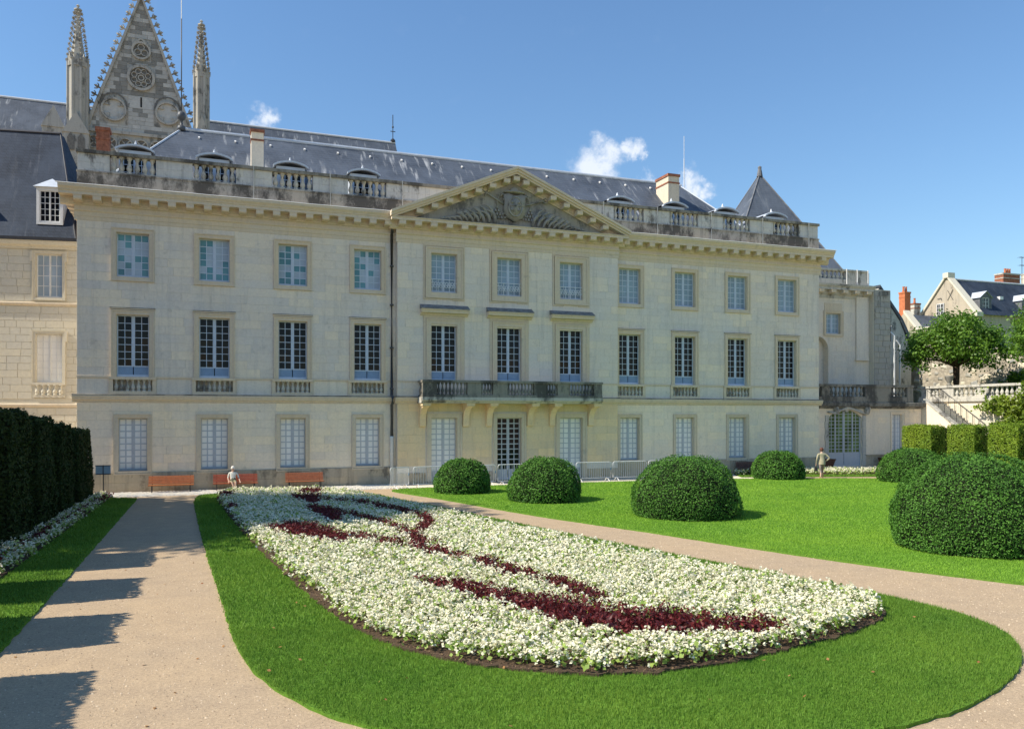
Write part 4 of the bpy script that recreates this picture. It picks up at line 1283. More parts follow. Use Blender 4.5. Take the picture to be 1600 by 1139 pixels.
ap = mb.build('parapet', STONE_OLD, anx)
balusters(ap, 'trim', .95, 2.9, 6, .3, 13.45, 14.05, .24, M=MA)
for x in (2.97, 3.8, 4.66): MB(MA).box(x - .02, x + .02, .0, .1, 13.0, 14.2).build('parapet_joint', WHITE, anx)
mb = MB(Matrix.Translation((41.3, 54, 0)) @ Matrix.Rotation(R(-11), 4, 'Z'))
h = 5.0
mb.add([(-h, -h, 13.6), (h, -h, 13.6), (h, h, 13.6), (-h, h, 13.6), (0, 0, 22.9)], [(0, 1, 4), (1, 2, 4), (2, 3, 4), (3, 0, 4)])
ar = mb.build('roof', SLATE, anx)
mb = MB(Matrix.Translation((41.3, 54, 0)) @ Matrix.Rotation(R(-11), 4, 'Z'))
for a, b in ((-h, -h), (h, -h), (h, h), (-h, h)): mb.tube([(a, b, 13.6), (0, 0, 22.9)], .06, 6)
mb.lathe([(.25, 0), (.2, .3), (.14, .6), (.16, .75), (.05, .85)], (0, 0, 22.7), 8); mb.build('roof_finial', LEAD, ar)
mb = MB(Matrix.Translation((41.3, 54, 0)) @ Matrix.Rotation(R(-11), 4, 'Z')); mb.box(-h - .3, h + .2, -h - .5, h, 4.4, 13.6); mb.build('wall', STONE, anx)
mb = MB(MA); mb.box(.6, 1.8, 1.2, 2.4, 13.4, 14.9); dm = mb.build('dormer', ZINC, anx)
mb = MB(MA); mb.add([(.45, 1.05, 14.9), (1.95, 1.05, 14.9), (1.95, 3.2, 14.9), (.45, 3.2, 14.9), (1.2, 1.6, 15.4), (1.2, 3.2, 15.4)], [(0, 1, 4), (1, 2, 5, 4), (3, 0, 4, 5), (0, 3, 2, 1)]); mb.build('dormer_cap', ZINC, dm)
# rough pier at the annex's broken end
mb = MB(MA); rn = random.Random(2)
mb.box(4.72, 6.05, -.45, 2.5, 4.4, 12.75); pr_ = mb.build('pier', STONE_WING, anx)
lay_stones(stones(4.74, 6.03, 4.5, 12.7, .42, .6, [], rn), -.45, STONE_CATH, pr_, MA, single=40, d=.05, rnd=rn)
mb = MB(MA); mb.tube([(6.25, -.6, 4.6), (6.25, -.6, 9.4), (6.12, -.4, 9.7)], .06, 6); mb.build('downpipe', GALV, anx)

# ------------------------------------------------------------------ terrace with garden door
ter = thing('terrace', 'stone terrace with dark balustrade over a wide arched garden door', 'terrace', (42, 44.5, 0))
TX0, TX1, TY = 36.1, 48.1, 44.5
mb = MB()
wall_holes(mb, TX0, TX1, 0, 4.2, TY, [(39.72, 42.62, .05, 3.95), (45.30, 46.32, 1.02, 3.66)], .4)
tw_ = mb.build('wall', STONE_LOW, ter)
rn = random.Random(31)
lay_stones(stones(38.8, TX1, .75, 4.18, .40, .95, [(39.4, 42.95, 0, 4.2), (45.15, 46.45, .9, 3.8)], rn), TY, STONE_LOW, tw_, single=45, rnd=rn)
MB().box(TX0, 39.4, TY - .06, TY, 0, .75).build('plinth', STONE_PLINTH, ter); mb = MB(); mb.box(42.95, TX1, TY - .06, TY, 0, .75); mb.box(42.9, TX1, TY - .14, TY, .75, .82); mb.build('plinth', STONE_PLINTH, ter)
mb = MB()
cx_ = 41.17; aw_ = 1.45
for sx in (-1, 1):      # segmental head
    pts = [(cx_ + sx * aw_, 3.95)] + [(cx_ + sx * aw_ * math.sin(t) / math.sin(1.0), 3.95 - .55 * (1 - (math.cos(t) - math.cos(1.0)) / (1 - math.cos(1.0)))) for t in np.linspace(1.0, 0, 8)]
    mb.prism(pts, 'Y', TY + .001, TY + .35)
mb.build('door_arch', STONE_LOW, ter)
mb = MB()
for (a, b) in ((39.38, 39.72), (42.62, 42.96)):
    for i in range(8): mb.box(a + (i % 2) * .04, b + (i % 2) * .0, TY - .05 - (i % 2) * .012, TY, .05 + i * .44, .05 + i * .44 + .43)
mb.build('door_jamb', STONE_OLD, ter)
mb = MB()       # carved heads, console and drapery over the door
mb.lathe([(.05, -.28), (.16, -.2), (.2, 0), (.16, .2), (.05, .26)], (40.3, TY - .1, 3.95), 8); mb.lathe([(.05, -.3), (.14, -.25), (.22, 0), (.24, .22), (.1, .28)], (43.0, TY - .1, 3.9), 8)
mb.tube([(39.6, TY - .08, 3.78), (40.2, TY - .12, 3.72), (40.8, TY - .12, 3.95), (41.2, TY - .14, 4.08), (41.8, TY - .12, 3.98), (42.4, TY - .12, 3.8), (42.9, TY - .1, 3.62)], [.06, .1, .08, .13, .08, .11, .06], 6)
mb.prism([(40.95, 4.1), (41.4, 4.1), (41.3, 3.85), (41.17, 3.75), (41.05, 3.85)], 'Y', TY - .16, TY)
mb.build('door_carving', STONE_OLD, ter, True)
gr = random.Random(8)
window(ter, 39.72, 42.62, .05, 3.95, TY + .15, 8, 12, PAINT, lambda i, j: GLASS_GREEN, panel=.95, mid=.09, mu=.035, name='garden_door', single=False)
dm = MB()
for x in (40.42, 41.92): dm.box(x - .05, x + .05, TY + .135, TY + .16, 1.0, 3.8)
dm.build('door_stile', PAINT, ter)
MB().box(39.6, 42.8, TY + .5, TY + .55, 0, 4.1).build('dark_interior', INNER, ter)
MB().box(45.1, 46.5, TY + .5, TY + .55, .8, 3.9).build('dark_interior', INNER, ter)
w = window(ter, 45.30, 46.32, 1.02, 3.66, TY + .2, 4, 8, PAINT, white); surround(w, 45.30, 46.32, 1.02, 3.66, TY, .13, STONE_LOW)
mb = MB()
mb.prism([(TY + .05, 4.0), (TY - .10, 4.04), (TY - .16, 4.14), (TY - .38, 4.2), (TY - .40, 4.42), (TY - .36, 4.48), (TY + 4.2, 4.48), (TY + 4.2, 4.2), (TY + .05, 4.2)], 'X', TX0, TX1 + .3)
mb.build('terrace_slab', STONE_DARK, ter)
mb = MB()
mb.box(TX0 + .02, 47.0, TY - .32, TY, 4.482, 4.85); mb.box(TX0 + .02, 47.05, TY - .36, TY + .04, 5.53, 5.70)
mb.box(38.9, 39.6, TY - .30, TY - .02, 4.85, 5.53); mb.box(42.65, 45.0, TY - .30, TY - .02, 4.85, 5.53); mb.box(46.45, 47.0, TY - .30, TY - .02, 4.85, 5.53)
tb = mb.build('balustrade', STONE_DARK, ter)
balusters(tb, 'dark', 39.65, 42.6, 8, TY - .16, 4.85, 5.53, .24); balusters(tb, 'dark', 45.05, 46.4, 4, TY - .16, 4.85, 5.53, .24)

# ------------------------------------------------------------------ stair beside the terrace
st = thing('garden_stair', 'straight stone stair with iron handrails climbing from the hedges to the terrace', 'stair', (49.2, 41, 0))
SX0, SX1 = 48.12, 50.2
n = 26
for i in range(n):
    z1 = 4.40 - i * .170; y1 = 44.4 - i * .245
    if z1 < .1: break
    MB().box(SX0 + .34, SX1 - .02, y1 - .27, y1, max(0, z1 - .35), z1).build('step', STONE_OLD, st)
mb = MB()
a0, a1 = 44.5, 44.4 - 25 * .245
mb.prism([(a0, 0), (a0, 4.60), (44.3, 4.60), (a1, .35), (a1, 0)], 'X', SX0 + .02, SX0 + .34)
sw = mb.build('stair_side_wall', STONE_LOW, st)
mb = MB(); mb.prism([(44.32, 4.61), (a1, .36), (a1, .50), (44.32, 4.76)], 'X', SX0 - .03, SX0 + .39); mb.build('stair_coping', STONE_OLD, st)
mb = MB()
mb.add([(SX0 + .005, 42.7 + .75 * math.cos(t), 2.0 + .75 * math.sin(t)) for t in np.linspace(0, math.pi, 12)] + [(SX0 + .005, 41.95, 0), (SX0 + .005, 43.45, 0)], [tuple(range(14))])
mb.build('cellar_arch', INNER, st)
def handrail(x, off):
    mb = MB()
    pts = [(x, 45.6, 5.45 + off), (x, 44.5, 5.45 + off)] + [(x, 44.4 - i * .245, 5.35 + off - i * .17) for i in range(1, 15)]
    mb.tube(pts, .02, 6)
    for i in range(0, 15, 2):
        y = 44.4 - i * .245; mb.tube([(x, y, 4.40 - i * .17), (x, y, 5.35 + off - i * .17)], .018, 5)
    mb.build('handrail', IRON, st)
handrail(SX0 + .42, 0); handrail(SX1 - .15, 0)

# ------------------------------------------------------------------ upper garden: retaining wall with balustrade, on which trees stand
up = MB(); up.box(50.45, 120, -10, 46.6, 0, 4.55); up.box(50.2, 120, 46.6, 120, 0, 4.55); tag(up.build('upper_garden_terrain', TURF), kind='structure')
rw = thing('retaining_wall', 'sunlit stone retaining wall with balustrade half covered by creeper', 'wall', (50.3, 38, 0))
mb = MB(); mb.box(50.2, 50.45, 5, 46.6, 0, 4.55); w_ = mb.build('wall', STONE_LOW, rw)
MR = Matrix.Translation((50.2, 0, 0)) @ Matrix.Rotation(R(-90), 4, 'Z')      # local x runs towards the viewer, local y into the wall
rn = random.Random(77)
lay_stones(stones(-46.5, -30, .1, 4.3, .42, .95, [], rn), 0, STONE_WING, w_, MR, single=60, rnd=rn)
mb = MB(); mb.box(50.05, 50.6, 5, 46.6, 4.55, 4.78); mb.box(50.12, 50.52, 5, 46.6, 4.78, 4.92); mb.box(50.08, 50.56, 5, 46.4, 5.55, 5.72)
zs_ = [(46.4, 45.6), (44.6, 43.6), (41.7, 40.8), (38.6, 37.7), (35.2, 34.2)]
for a, b in zs_: mb.box(50.16, 50.48, b, a, 4.92, 5.55)
rb = mb.build('balustrade', STONE_OLD, rw)
for (a, b), (c_, d_) in zip(zs_, zs_[1:]): balusters(rb, 'trim', c_, b, max(3, round((b - c_) / .38)), 50.32, 4.92, 5.55, .26, axis='Y')
ur = MB(); ur.lathe([(.16, 0), (.2, .06), (.1, .14), (.12, .2), (.26, .42), (.30, .62), (.33, .68), (.25, .72)], (50.32, 44.1, 5.722), 10)
tag(ur.build('garden_urn', STONE_DARK, smooth=True), 'small dark stone urn on the balustrade by the stair head', 'urn')

# ------------------------------------------------------------------ rubble wall and houses beyond
def m_rubble():
    g = G('rubble_wall')
    v = g.N.new('ShaderNodeTexVoronoi'); v.inputs['Scale'].default_value = 3.2; g.L.new(g.pos, v.inputs['Vector'])
    c = g.mix(g.rng(v.outputs['Distance'], .05, .55), (.50, .45, .36), (.34, .30, .245))
    c = g.mix(g.rng(g.noise(.6, 6, .7), .45, .62), c, (.52, .455, .36))
    c = g.mix(.7, c, g.mix(g.rng(g.noise(5, 5, .7), .3, .7), (.7, .7, .7), (1.2, 1.2, 1.15)), 'MULTIPLY')
    g.col(c).rough(.95, .1).bump(v.outputs['Distance'], .5, .06)
    return g.m
RUBBLE = m_rubble()
rub = thing('rubble_boundary_wall', 'tall rough rubble wall behind the round tree', 'wall', (58.2, 45, 4.55))
mb = MB()
prof = [(20, 4.5), (62, 4.5), (62, 9.7), (56.5, 9.6), (52, 9.35), (50.5, 8.9), (47, 8.6), (44, 8.0), (38, 7.9), (30, 7.6), (20, 7.5)]
mb.prism(prof, 'X', 58, 58.6)
wl = mb.build('wall', RUBBLE, rub)
rn = random.Random(3)
for i in range(150):
    y, z = rn.uniform(37, 57), rn.uniform(5, 8.9)
    mb = MB(Matrix.Translation((58, y, z)) @ Matrix.Rotation(rn.uniform(-.3, .3), 4, 'X'))
    a, b = rn.uniform(.12, .34), rn.uniform(.09, .2)
    mb.tone = rn.random()
    mb.add([(0, -a, -b), (0, a, -b), (0, a, b), (0, -a, b), (-.06, -a * .7, -b * .6), (-.06, a * .75, -b * .7), (-.07, a * .65, b * .7), (-.06, -a * .7, b * .65)],
           [(4, 7, 6, 5), (0, 4, 5, 1), (1, 5, 6, 2), (2, 6, 7, 3), (3, 7, 4, 0)])
    mb.build('rubble_stone', STONE_WING if rn.random() < .6 else STONE_CATH, wl)

og = thing('old_gable_house', 'narrow old stone house end with sloping roof edge behind the annex pier', 'house', (54, 54, 4.5))
mb = MB(); mb.prism([(48, 0), (57.2, 0), (57.2, 9.2), (55.9, 11.7), (53.6, 14.4), (51.0, 11.8), (48, 9)], 'Y', 54, 57); mb.build('wall', STONE_OLD, og)
mb = MB(); mb.prism([(57.4, 9.3), (55.95, 11.75), (53.6, 14.5), (53.6, 14.7), (56.1, 11.9), (57.6, 9.4)], 'Y', 53.85, 57.2); mb.build('roof_edge', SLATE, og)
mb = MB(); mb.box(54.3, 55.0, 53.96, 54.02, 9.9, 11.3); ww = mb.build('window', INNER, og)
for x in (54.45, 54.6, 54.75, 54.9): MB().box(x - .02, x + .02, 53.92, 53.96, 9.9, 11.3).build('window_bar', WHITE, ww)
mb = MB(); mb.tube([(55.6, 53.7, 4.6), (55.6, 53.7, 9.6), (55.3, 53.8, 10.0)], .07, 6); mb.build('downpipe', GALV, og)

gh = thing('gabled_house', 'rendered house with tall gable, slate roof and two dormers behind the trees', 'house', (75, 66.5, 0))
YN, YP, YK = 62.6, 66.0, 69.6
mb = MB(); mb.prism([(YN, 0), (YK, 0), (YK, 14.4), (YP, 18.5), (YN, 14.4)], 'X', 75, 75.6)
hw = mb.build('gable_wall', RENDER, gh)
mb = MB(); mb.box(75.6, 104, YN + .05, YK - .05, 0, 14.4); mb.build('wall', RENDER, gh)
mb = MB(); mb.quad((75.3, YN - .3, 14.1), (104, YN - .3, 14.1), (104, YP, 18.35), (75.3, YP, 18.35)); mb.quad((75.3, YP, 18.35), (104, YP, 18.35), (104, YK + .3, 14.1), (75.3, YK + .3, 14.1))
hr = mb.build('roof', SLATE_DARK, gh)
mb = MB(); mb.tube([(75.3, YP, 18.38), (104, YP, 18.38)], .1, 6); mb.build('ridge_capping', ZINC, hr)
mb = MB()
for ye in (YN, YK):
    d_ = (YP - ye); mb.prism([(ye - math.copysign(.15, d_), 14.2), (YP, 18.6), (YP, 18.85), (ye - math.copysign(.35, d_), 14.35)], 'X', 74.8, 75.7)
mb.box(74.75, 75.75, YP - .35, YP + .35, 18.45, 19.0); mb.box(74.8, 75.7, YN - .45, YN + .1, 13.9, 14.35)
mb.build('gable_coping', STONE_WING, gh)
MB().box(74.96, 75.0, 66.3, 67.25, 14.05, 15.75).build('window_recess', INNER, gh)
MWH = Matrix.Translation((75, 0, 0)) @ Matrix.Rotation(R(-90), 4, 'Z')
w = window(gh, -67.25, -66.3, 14.05, 15.75, -.12, 4, 4, WHITE, dark, M=MWH, mid=.05, fw=.06)
mb = MB(); mb.tube([(74.93, 65.2, 16.0), (74.93, 65.9, 17.1)], .03, 4); mb.tube([(74.93, 65.9, 16.0), (74.93, 65.2, 17.1)], .03, 4); mb.tube([(74.93, 67.2, 16.3), (74.93, 66.7, 16.35), (74.93, 66.65, 16.1)], .03, 4)
mb.build('wall_tie', IRON, gh)
def house_dormer(x):
    y0 = YN + .35
    mb = MB(); mb.box(x - .85, x - .72, y0, y0 + 2, 14.3, 16.0); mb.box(x + .72, x + .85, y0, y0 + 2, 14.3, 16.0); mb.prism([(x - .85, 16.0), (x + .85, 16.0), (x, 16.6)], 'Y', y0, y0 + .2); mb.box(x - .72, x + .72, y0 + .02, y0 + .15, 14.3, 14.7); mb.box(x - .72, x - .45, y0 + .02, y0 + .15, 14.7, 16.0); mb.box(x + .45, x + .72, y0 + .02, y0 + .15, 14.7, 16.0)
    d = mb.build('dormer', LEAD, gh)
    mb = MB(); mb.add([(x - 1.0, y0 - .15, 15.95), (x, y0 - .15, 16.72), (x + 1.0, y0 - .15, 15.95), (x - 1.0, y0 + 3, 15.95), (x, y0 + 3.0, 16.72), (x + 1.0, y0 + 3, 15.95)], [(0, 1, 4, 3), (1, 2, 5, 4)]); mb.build('dormer_roof', ZINC, d)
    window(d, x - .45, x + .45, 14.7, 16.0, y0 + .04, 4, 3, WHITE, dark, mid=.04, fw=.05)
for x in (77.0, 83.2): house_dormer(x)
mb = MB(Matrix.Translation((80.6, 64.1, 16.1))); mb.box(-.25, .25, -.15, .3, 0, .35); mb.build('roof_light', WHITE, hr)
chimney(gh, 84.8, 66.6, 2.6, 1.1, 17.4, 19.4, BRICK, STONE_OLD, 3)
chimney(gh, 89.6, 66.8, 3.4, 1.0, 17.2, 19.7, STONE_WING, STONE_OLD, 3)
mb = MB(); mb.tube([(86.6, 66.2, 18.2), (86.6, 66.2, 21.6)], .03, 5)
for z, l in ((21.5, 1.2), (20.6, 1.0)):
    mb.tube([(86.6 - l * .4, 66.2, z), (86.6 + l, 66.2, z)], .02, 4)
    for q in range(5): mb.tube([(86.6 - l * .3 + q * l * .28, 65.9, z), (86.6 - l * .3 + q * l * .28, 66.5, z)], .012, 4)
mb.build('television_aerial', IRON, gh)

lh = thing('low_house', 'lower rendered house end with white coping and a red brick chimney', 'house', (70, 67, 0))
mb = MB(); mb.prism([(63.5, 0), (70.6, 0), (70.6, 11.2), (67.0, 14.6), (65.4, 12.6), (63.5, 12.6)], 'X', 70, 70.5); mb.build('gable_wall', RENDER, lh)
mb = MB(); mb.box(70.5, 74.9, 63.6, 70.5, 0, 12.5); mb.quad((70.3, 65.3, 12.6), (74.9, 65.3, 12.6), (74.9, 67, 14.4), (70.3, 67, 14.4)); mb.quad((70.3, 67, 14.4), (74.9, 67, 14.4), (74.9, 70.6, 11.1), (70.3, 70.6, 11.1)); mb.build('roof', SLATE, lh)
mb = MB(); mb.prism([(65.25, 12.55), (67.0, 14.55), (67.0, 14.85), (64.95, 12.55)], 'X', 69.85, 70.7); mb.box(69.85, 74.8, 63.5, 65.0, 12.602, 12.75); mb.build('gable_coping', STONE_WING, lh)
MB().box(69.97, 70.0, 66.4, 66.6, 10.6, 11.2).build('slit_opening', INNER, lh)
chimney(lh, 71.0, 67.9, .8, .8, 13.2, 16.8, POT, POT, 2)
chimney(lh, 74.0, 69.4, .9, .8, 12.0, 15.9, STONE_OLD, BRICK, 1)

# ------------------------------------------------------------------ planting
def scatter(poly, spacing, jit=.45):
    xs = [p[0] for p in poly]; ys = [p[1] for p in poly]
    gx, gy = np.meshgrid(np.arange(min(xs), max(xs), spacing), np.arange(min(ys), max(ys), spacing))
    gx = gx + (np.arange(gx.shape[0]) % 2)[:, None] * spacing * .5
    x = gx.ravel() + RNG.uniform(-jit, jit, gx.size) * spacing; y = gy.ravel() + RNG.uniform(-jit, jit, gx.size) * spacing
    k = in_poly(x, y, poly)
    return x[k], y[k]

def around(x, y, n, sx):
    g_ = lambda: np.clip(RNG.normal(0, 1, len(x) * n), -1.7, 1.7) * sx
    X = np.repeat(x, n) + g_(); Y = np.repeat(y, n) + g_()
    return X, Y

def join(parts):
    V, F, T, b = [], [], [], 0
    for v, f, t in parts:
        V.append(v); F.append(f + b); T.append(t); b += len(v)
    return np.concatenate(V), np.concatenate(F), np.concatenate(T)

def white_flowers(x, y, z0, h, nb, nl, name, label, s=1.0, plant_r=.085, petals=3):
    """begonia plants: leaves low, trusses of white petals above"""
    und = 1 + .10 * np.sin(x * 2.1 + y * 1.3) + .08 * np.sin(x * 5.3 - y * 4.1)
    vig = RNG.normal(1, .13, len(x)) * und
    ph = np.repeat(h * vig, nb)
    bx, by = around(x, y, nb, plant_r * s)
    d = np.hypot(bx - np.repeat(x, nb), by - np.repeat(y, nb)) / (plant_r * s)
    bz = z0 + ph * (1.0 - .16 * d ** 1.5) + RNG.normal(0, .025, len(bx))
    bz = np.maximum(bz, z0 + .06)
    C = np.stack([bx, by, bz], 1)
    C = np.repeat(C, petals, 0) + RNG.normal(0, .014 * s, (len(bx) * petals, 3))
    up = np.tile([[0, 0, 1.0]], (len(C), 1)) + RNG.normal(0, .45, (len(C), 3))
    V1, F1 = leaf_quads(C, up, RNG.uniform(.038, .062, len(C)) * s, .85, .35)
    tone = np.clip(np.repeat(RNG.normal(.55, .3, len(bx)), petals), 0, 1)
    o1 = tag(big_mesh(name + '_blossom', V1, F1, tone, PETAL), label[0], 'flowers', kind='stuff')
    lh = np.repeat(h * vig * .95, nl)
    lx, ly = around(x, y, nl, plant_r * 1.1 * s)
    lz = z0 + lh * RNG.uniform(.12, .98, len(lx))
    P = np.stack([lx, ly, lz], 1)
    out = np.stack([lx - np.repeat(x, nl), ly - np.repeat(y, nl), np.full(len(lx), .12)], 1)
    V2, F2 = leaf_quads(P, out * 6, RNG.uniform(.06, .10, len(P)) * s, .8, .45)
    tag(big_mesh(name + '_leaves', V2, F2, RNG.uniform(0, 1, len(P)), BEGLEAF), label[1], 'leaves', kind='stuff')
    return o1

def red_plants(x, y, z0, h, n, name, label, s=1.0):
    X, Y = around(x, y, n, .075 * s)
    hh = np.repeat(h * RNG.uniform(.8, 1.2, len(x)), n)
    Z = z0 + hh * RNG.uniform(.25, 1.05, len(X))
    P = np.stack([X, Y, Z], 1)
    N = np.stack([X - np.repeat(x, n), Y - np.repeat(y, n), np.full(len(X), .06)], 1) * 8
    V, F = leaf_quads(P, N, RNG.uniform(.06, .11, len(P)) * s, .42, .6)
    return tag(big_mesh(name, V, F, RNG.beta(1.3, 1.8, len(P)), RED), label, 'plants', kind='stuff')

def stem_poly(pts, w):
    """outline of a curved stem of given half widths"""
    L, Rr = [], []
    for i, p in enumerate(pts):
        a, b = pts[max(i - 1, 0)], pts[min(i + 1, len(pts) - 1)]
        d = math.hypot(b[0] - a[0], b[1] - a[1]); n = (-(b[1] - a[1]) / d, (b[0] - a[0]) / d)
        ww = w[0] + (w[1] - w[0]) * i / (len(pts) - 1)
        L.append((p[0] + n[0] * ww, p[1] + n[1] * ww)); Rr.append((p[0] - n[0] * ww, p[1] - n[1] * ww))
    return L + Rr[::-1]
RED_POLYS = [
 [(3.84,15.83),(4.47,15.73),(4.93,14.67),(5.53,13.86),(6.13,13.20),(6.45,12.33),(7.25,11.79),(7.95,11.00),(8.53,10.78),(8.50,10.33),(8.08,10.20),(7.48,10.51),(6.75,10.79),(6.03,10.90),(5.59,11.34),(5.16,12.35),(4.76,13.45),(4.31,14.72)],
 stem_poly([(4.26,27.4),(4.82,25.61),(5.18,23.48),(5.23,22.23),(5.30,20.64),(5.39,20.27)], (.15, .17)),
 stem_poly([(3.56,22.47),(4.32,21.23),(4.89,20.02),(5.12,19.13),(5.76,17.6),(5.98,16.08),(6.36,14.89),(6.54,14.07),(6.62,13.02)], (.15, .22)),
 stem_poly([(4.14,32.45),(5.29,30.8),(6.06,28.3),(6.53,26.01),(6.48,25.16),(6.0,23.31),(5.44,22.42)], (.17, .16)),
 [(1.56,24.82),(2.35,25.72),(2.89,25.06),(3.28,23.22),(3.61,22.33),(3.19,21.08),(2.80,21.91),(2.10,22.89)],
 [(3.17,30.0),(3.56,29.86),(4.25,28.36),(3.80,25.34),(3.52,25.29),(3.37,27.73)],
 [(3.13,34.16),(4.21,34.03),(3.99,32.01),(3.57,30.29),(3.34,32.25)],
 [(3.30,35.23),(3.95,36.85),(4.59,36.61),(4.44,35.41)],
 [(.14,36.6),(.85,36.5),(.82,35.02),(.25,34.95)],
 [(.45,31.45),(.81,31.76),(.74,30.69)]]
x, y = scatter(BED, .185)
cxm, cym = 6.0, 20.0
inner = in_poly(x + np.where(x < cxm, -.10, .12), y + np.where(y < 14, -.05, 0), BED)
x, y = x[inner], y[inner]
isred = np.zeros(len(x), bool)
for p in RED_POLYS: isred |= in_poly(x, y, p)
wx_, wy_ = x[~isred], y[~isred]
near = wy_ < 17
white_flowers(wx_[near], wy_[near], .085, .26, 15, 11, 'begonia', ('white begonia blossom filling the near half of the bed', 'pale green begonia leaves in the near half of the bed'))
white_flowers(wx_[~near], wy_[~near], .085, .25, 8, 5, 'begonia', ('white begonia blossom filling the far half of the bed', 'pale green begonia leaves in the far half of the bed'), s=1.35, petals=2)
rx_, ry_ = np.concatenate([x[isred], x[isred] + RNG.uniform(-.08, .08, isred.sum())]), np.concatenate([y[isred], y[isred] + RNG.uniform(-.08, .08, isred.sum())])
red_plants(rx_, ry_, .085, .29, 20, 'red_foliage_plants', 'dark red foliage plants drawing a plant motif in the white bed', 1.0)
# narrow strip under the left hedge: white - red - white
x, y = scatter(FSTRIP, .17)
k = (x - (-5.5 + (y - 16) * .032)) / 1.1
m_ = (k > .42) & (k < .68)
m2_ = (k > .22) & (k < .92)
white_flowers(x[~m_ & m2_], y[~m_ & m2_], .08, .22, 7, 6, 'border_begonia', ('two rows of white begonia blossom under the left hedge', 'begonia leaves in the strip under the left hedge'), s=1.2, petals=2)
red_plants(x[m_], y[m_], .08, .16, 12, 'red_border_plants', 'row of dark red plants between white rows under the hedge', 1.1)
x, y = scatter(BACKBED, .22)
white_flowers(x, y, .08, .25, 6, 5, 'far_begonia', ('white begonia blossom before the arched garden door', 'begonia leaves before the arched garden door'), s=1.5, petals=2)

# grass blades
def blades(poly, dens, hole=None, h=.055, w=.012, ylim=None, mat=BLADE, z0=.045):
    xs = [p[0] for p in poly]; ys = [p[1] for p in poly]
    y0, y1 = (min(ys), max(ys)) if ylim is None else ylim
    n = int((max(xs) - min(xs)) * (y1 - y0) * dens)
    x = RNG.uniform(min(xs), max(xs), n); y = RNG.uniform(y0, y1, n)
    k = in_poly(x, y, poly)
    if hole is not None: k &= ~in_poly(x, y, hole)
    # only what the picture and its neighbourhood can see
    c, s = math.cos(YAW), math.sin(YAW)
    r_, d_ = x * c - y * s, x * s + y * c
    k &= (np.abs(r_) < d_ * .72 + 1.5) & (d_ > 6)
    x, y = x[k], y[k]
    n = len(x)
    x, y = x + RNG.normal(0, .02, n), y + RNG.normal(0, .02, n)
    a = RNG.uniform(0, 2 * np.pi, n); hh = h * RNG.uniform(.55, 1.35, n); ww = w * RNG.uniform(.6, 1.3, n)
    lean = RNG.uniform(0, .75, n) * hh; la = RNG.uniform(0, 2 * np.pi, n)
    p = np.stack([x, y, np.full(n, z0 - .004)], 1)
    e = np.stack([np.cos(a) * ww * .5, np.sin(a) * ww * .5, np.zeros(n)], 1)
    t = p + np.stack([np.cos(la) * lean, np.sin(la) * lean, hh], 1)
    V = np.stack([p - e, p + e, t], 1).reshape(-1, 3)
    return V, np.arange(3 * n).reshape(n, 3), np.clip(RNG.normal(.45, .28, n), 0, 1)
parts = [blades(STRIP, 3600, BED, .05, .010, (7, 14)), blades(STRIP, 1500, BED, .055, .018, (14, 22)), blades(STRIP, 500, BED, .06, .032, (22, 39.2)),
         blades(LSTRIP, 1100, None, .055, .02, (8, 22)), blades(LSTRIP, 500, None, .06, .032, (22, 38.4)), blades(BACKGRASS, 300, None, .07, .04)]
V, F, T = join(parts)
tag(big_mesh('border_grass', V, F, T, BLADE), 'short green grass edging the flower bed and hedge', 'grass', kind='stuff')
parts = [blades(LAWN, 1300, None, .042, .016, (9, 20), BLADE_LAWN), blades(LAWN, 700, None, .042, .024, (20, 28), BLADE_LAWN), blades(LAWN, 360, None, .042, .036, (28, 38.7), BLADE_LAWN)]
V, F, T = join(parts)
tag(big_mesh('lawn_grass', V, F, T, BLADE_LAWN), 'bright mown grass of the large lawn with box domes', 'grass', kind='stuff')
# fallen leaves on the turf
x = RNG.uniform(.5, 13, 900); y = RNG.uniform(6.8, 16, 900)
k = in_poly(x, y, STRIP) & ~in_poly(x, y, BED) & (RNG.uniform(0, 1, 900) < .15)
P = np.stack([x[k], y[k], np.full(k.sum(), .095)], 1)
x = RNG.uniform(-2.8, .2, 26); y = RNG.uniform(9, 24, 26)
P = np.concatenate([P, np.stack([x, y, np.full(26, .012)], 1)])
V, F = leaf_quads(P, np.tile([[0, 0, 1.]], (len(P), 1)), RNG.uniform(.035, .07, len(P)), .7, .35)
tag(big_mesh('fallen_leaves', V, F, RNG.uniform(0, 1, len(P)), DEAD), 'small dry brown leaves fallen on the grass and path', 'leaves', kind='stuff')

# dry clippings and crumbs on the open soil round the bed
x = RNG.uniform(0, 12, 60000); y = RNG.uniform(9, 20, 60000)
k = in_poly(x, y, BED) & ~in_poly(x + 0., y, [(6 + (a - 6) * .955, 14 + (b - 14) * .93) for a, b in BED])
x, y = x[k][:9000], y[k][:9000]
P = np.stack([x, y, np.full(len(x), .092) + RNG.uniform(0, .012, len(x))], 1)
V, F = leaf_quads(P, np.tile([[0, 0, 1.]], (len(P), 1)), RNG.uniform(.02, .06, len(P)), .3, .5)
tag(big_mesh('soil_litter', V, F, RNG.uniform(0, 1, len(P)), m_leaf('dry_litter', (.07, .045, .03), (.30, .20, .11), .1, .9, .1)), 'dry clippings and crumbs of earth round the flower bed', 'litter', kind='stuff')
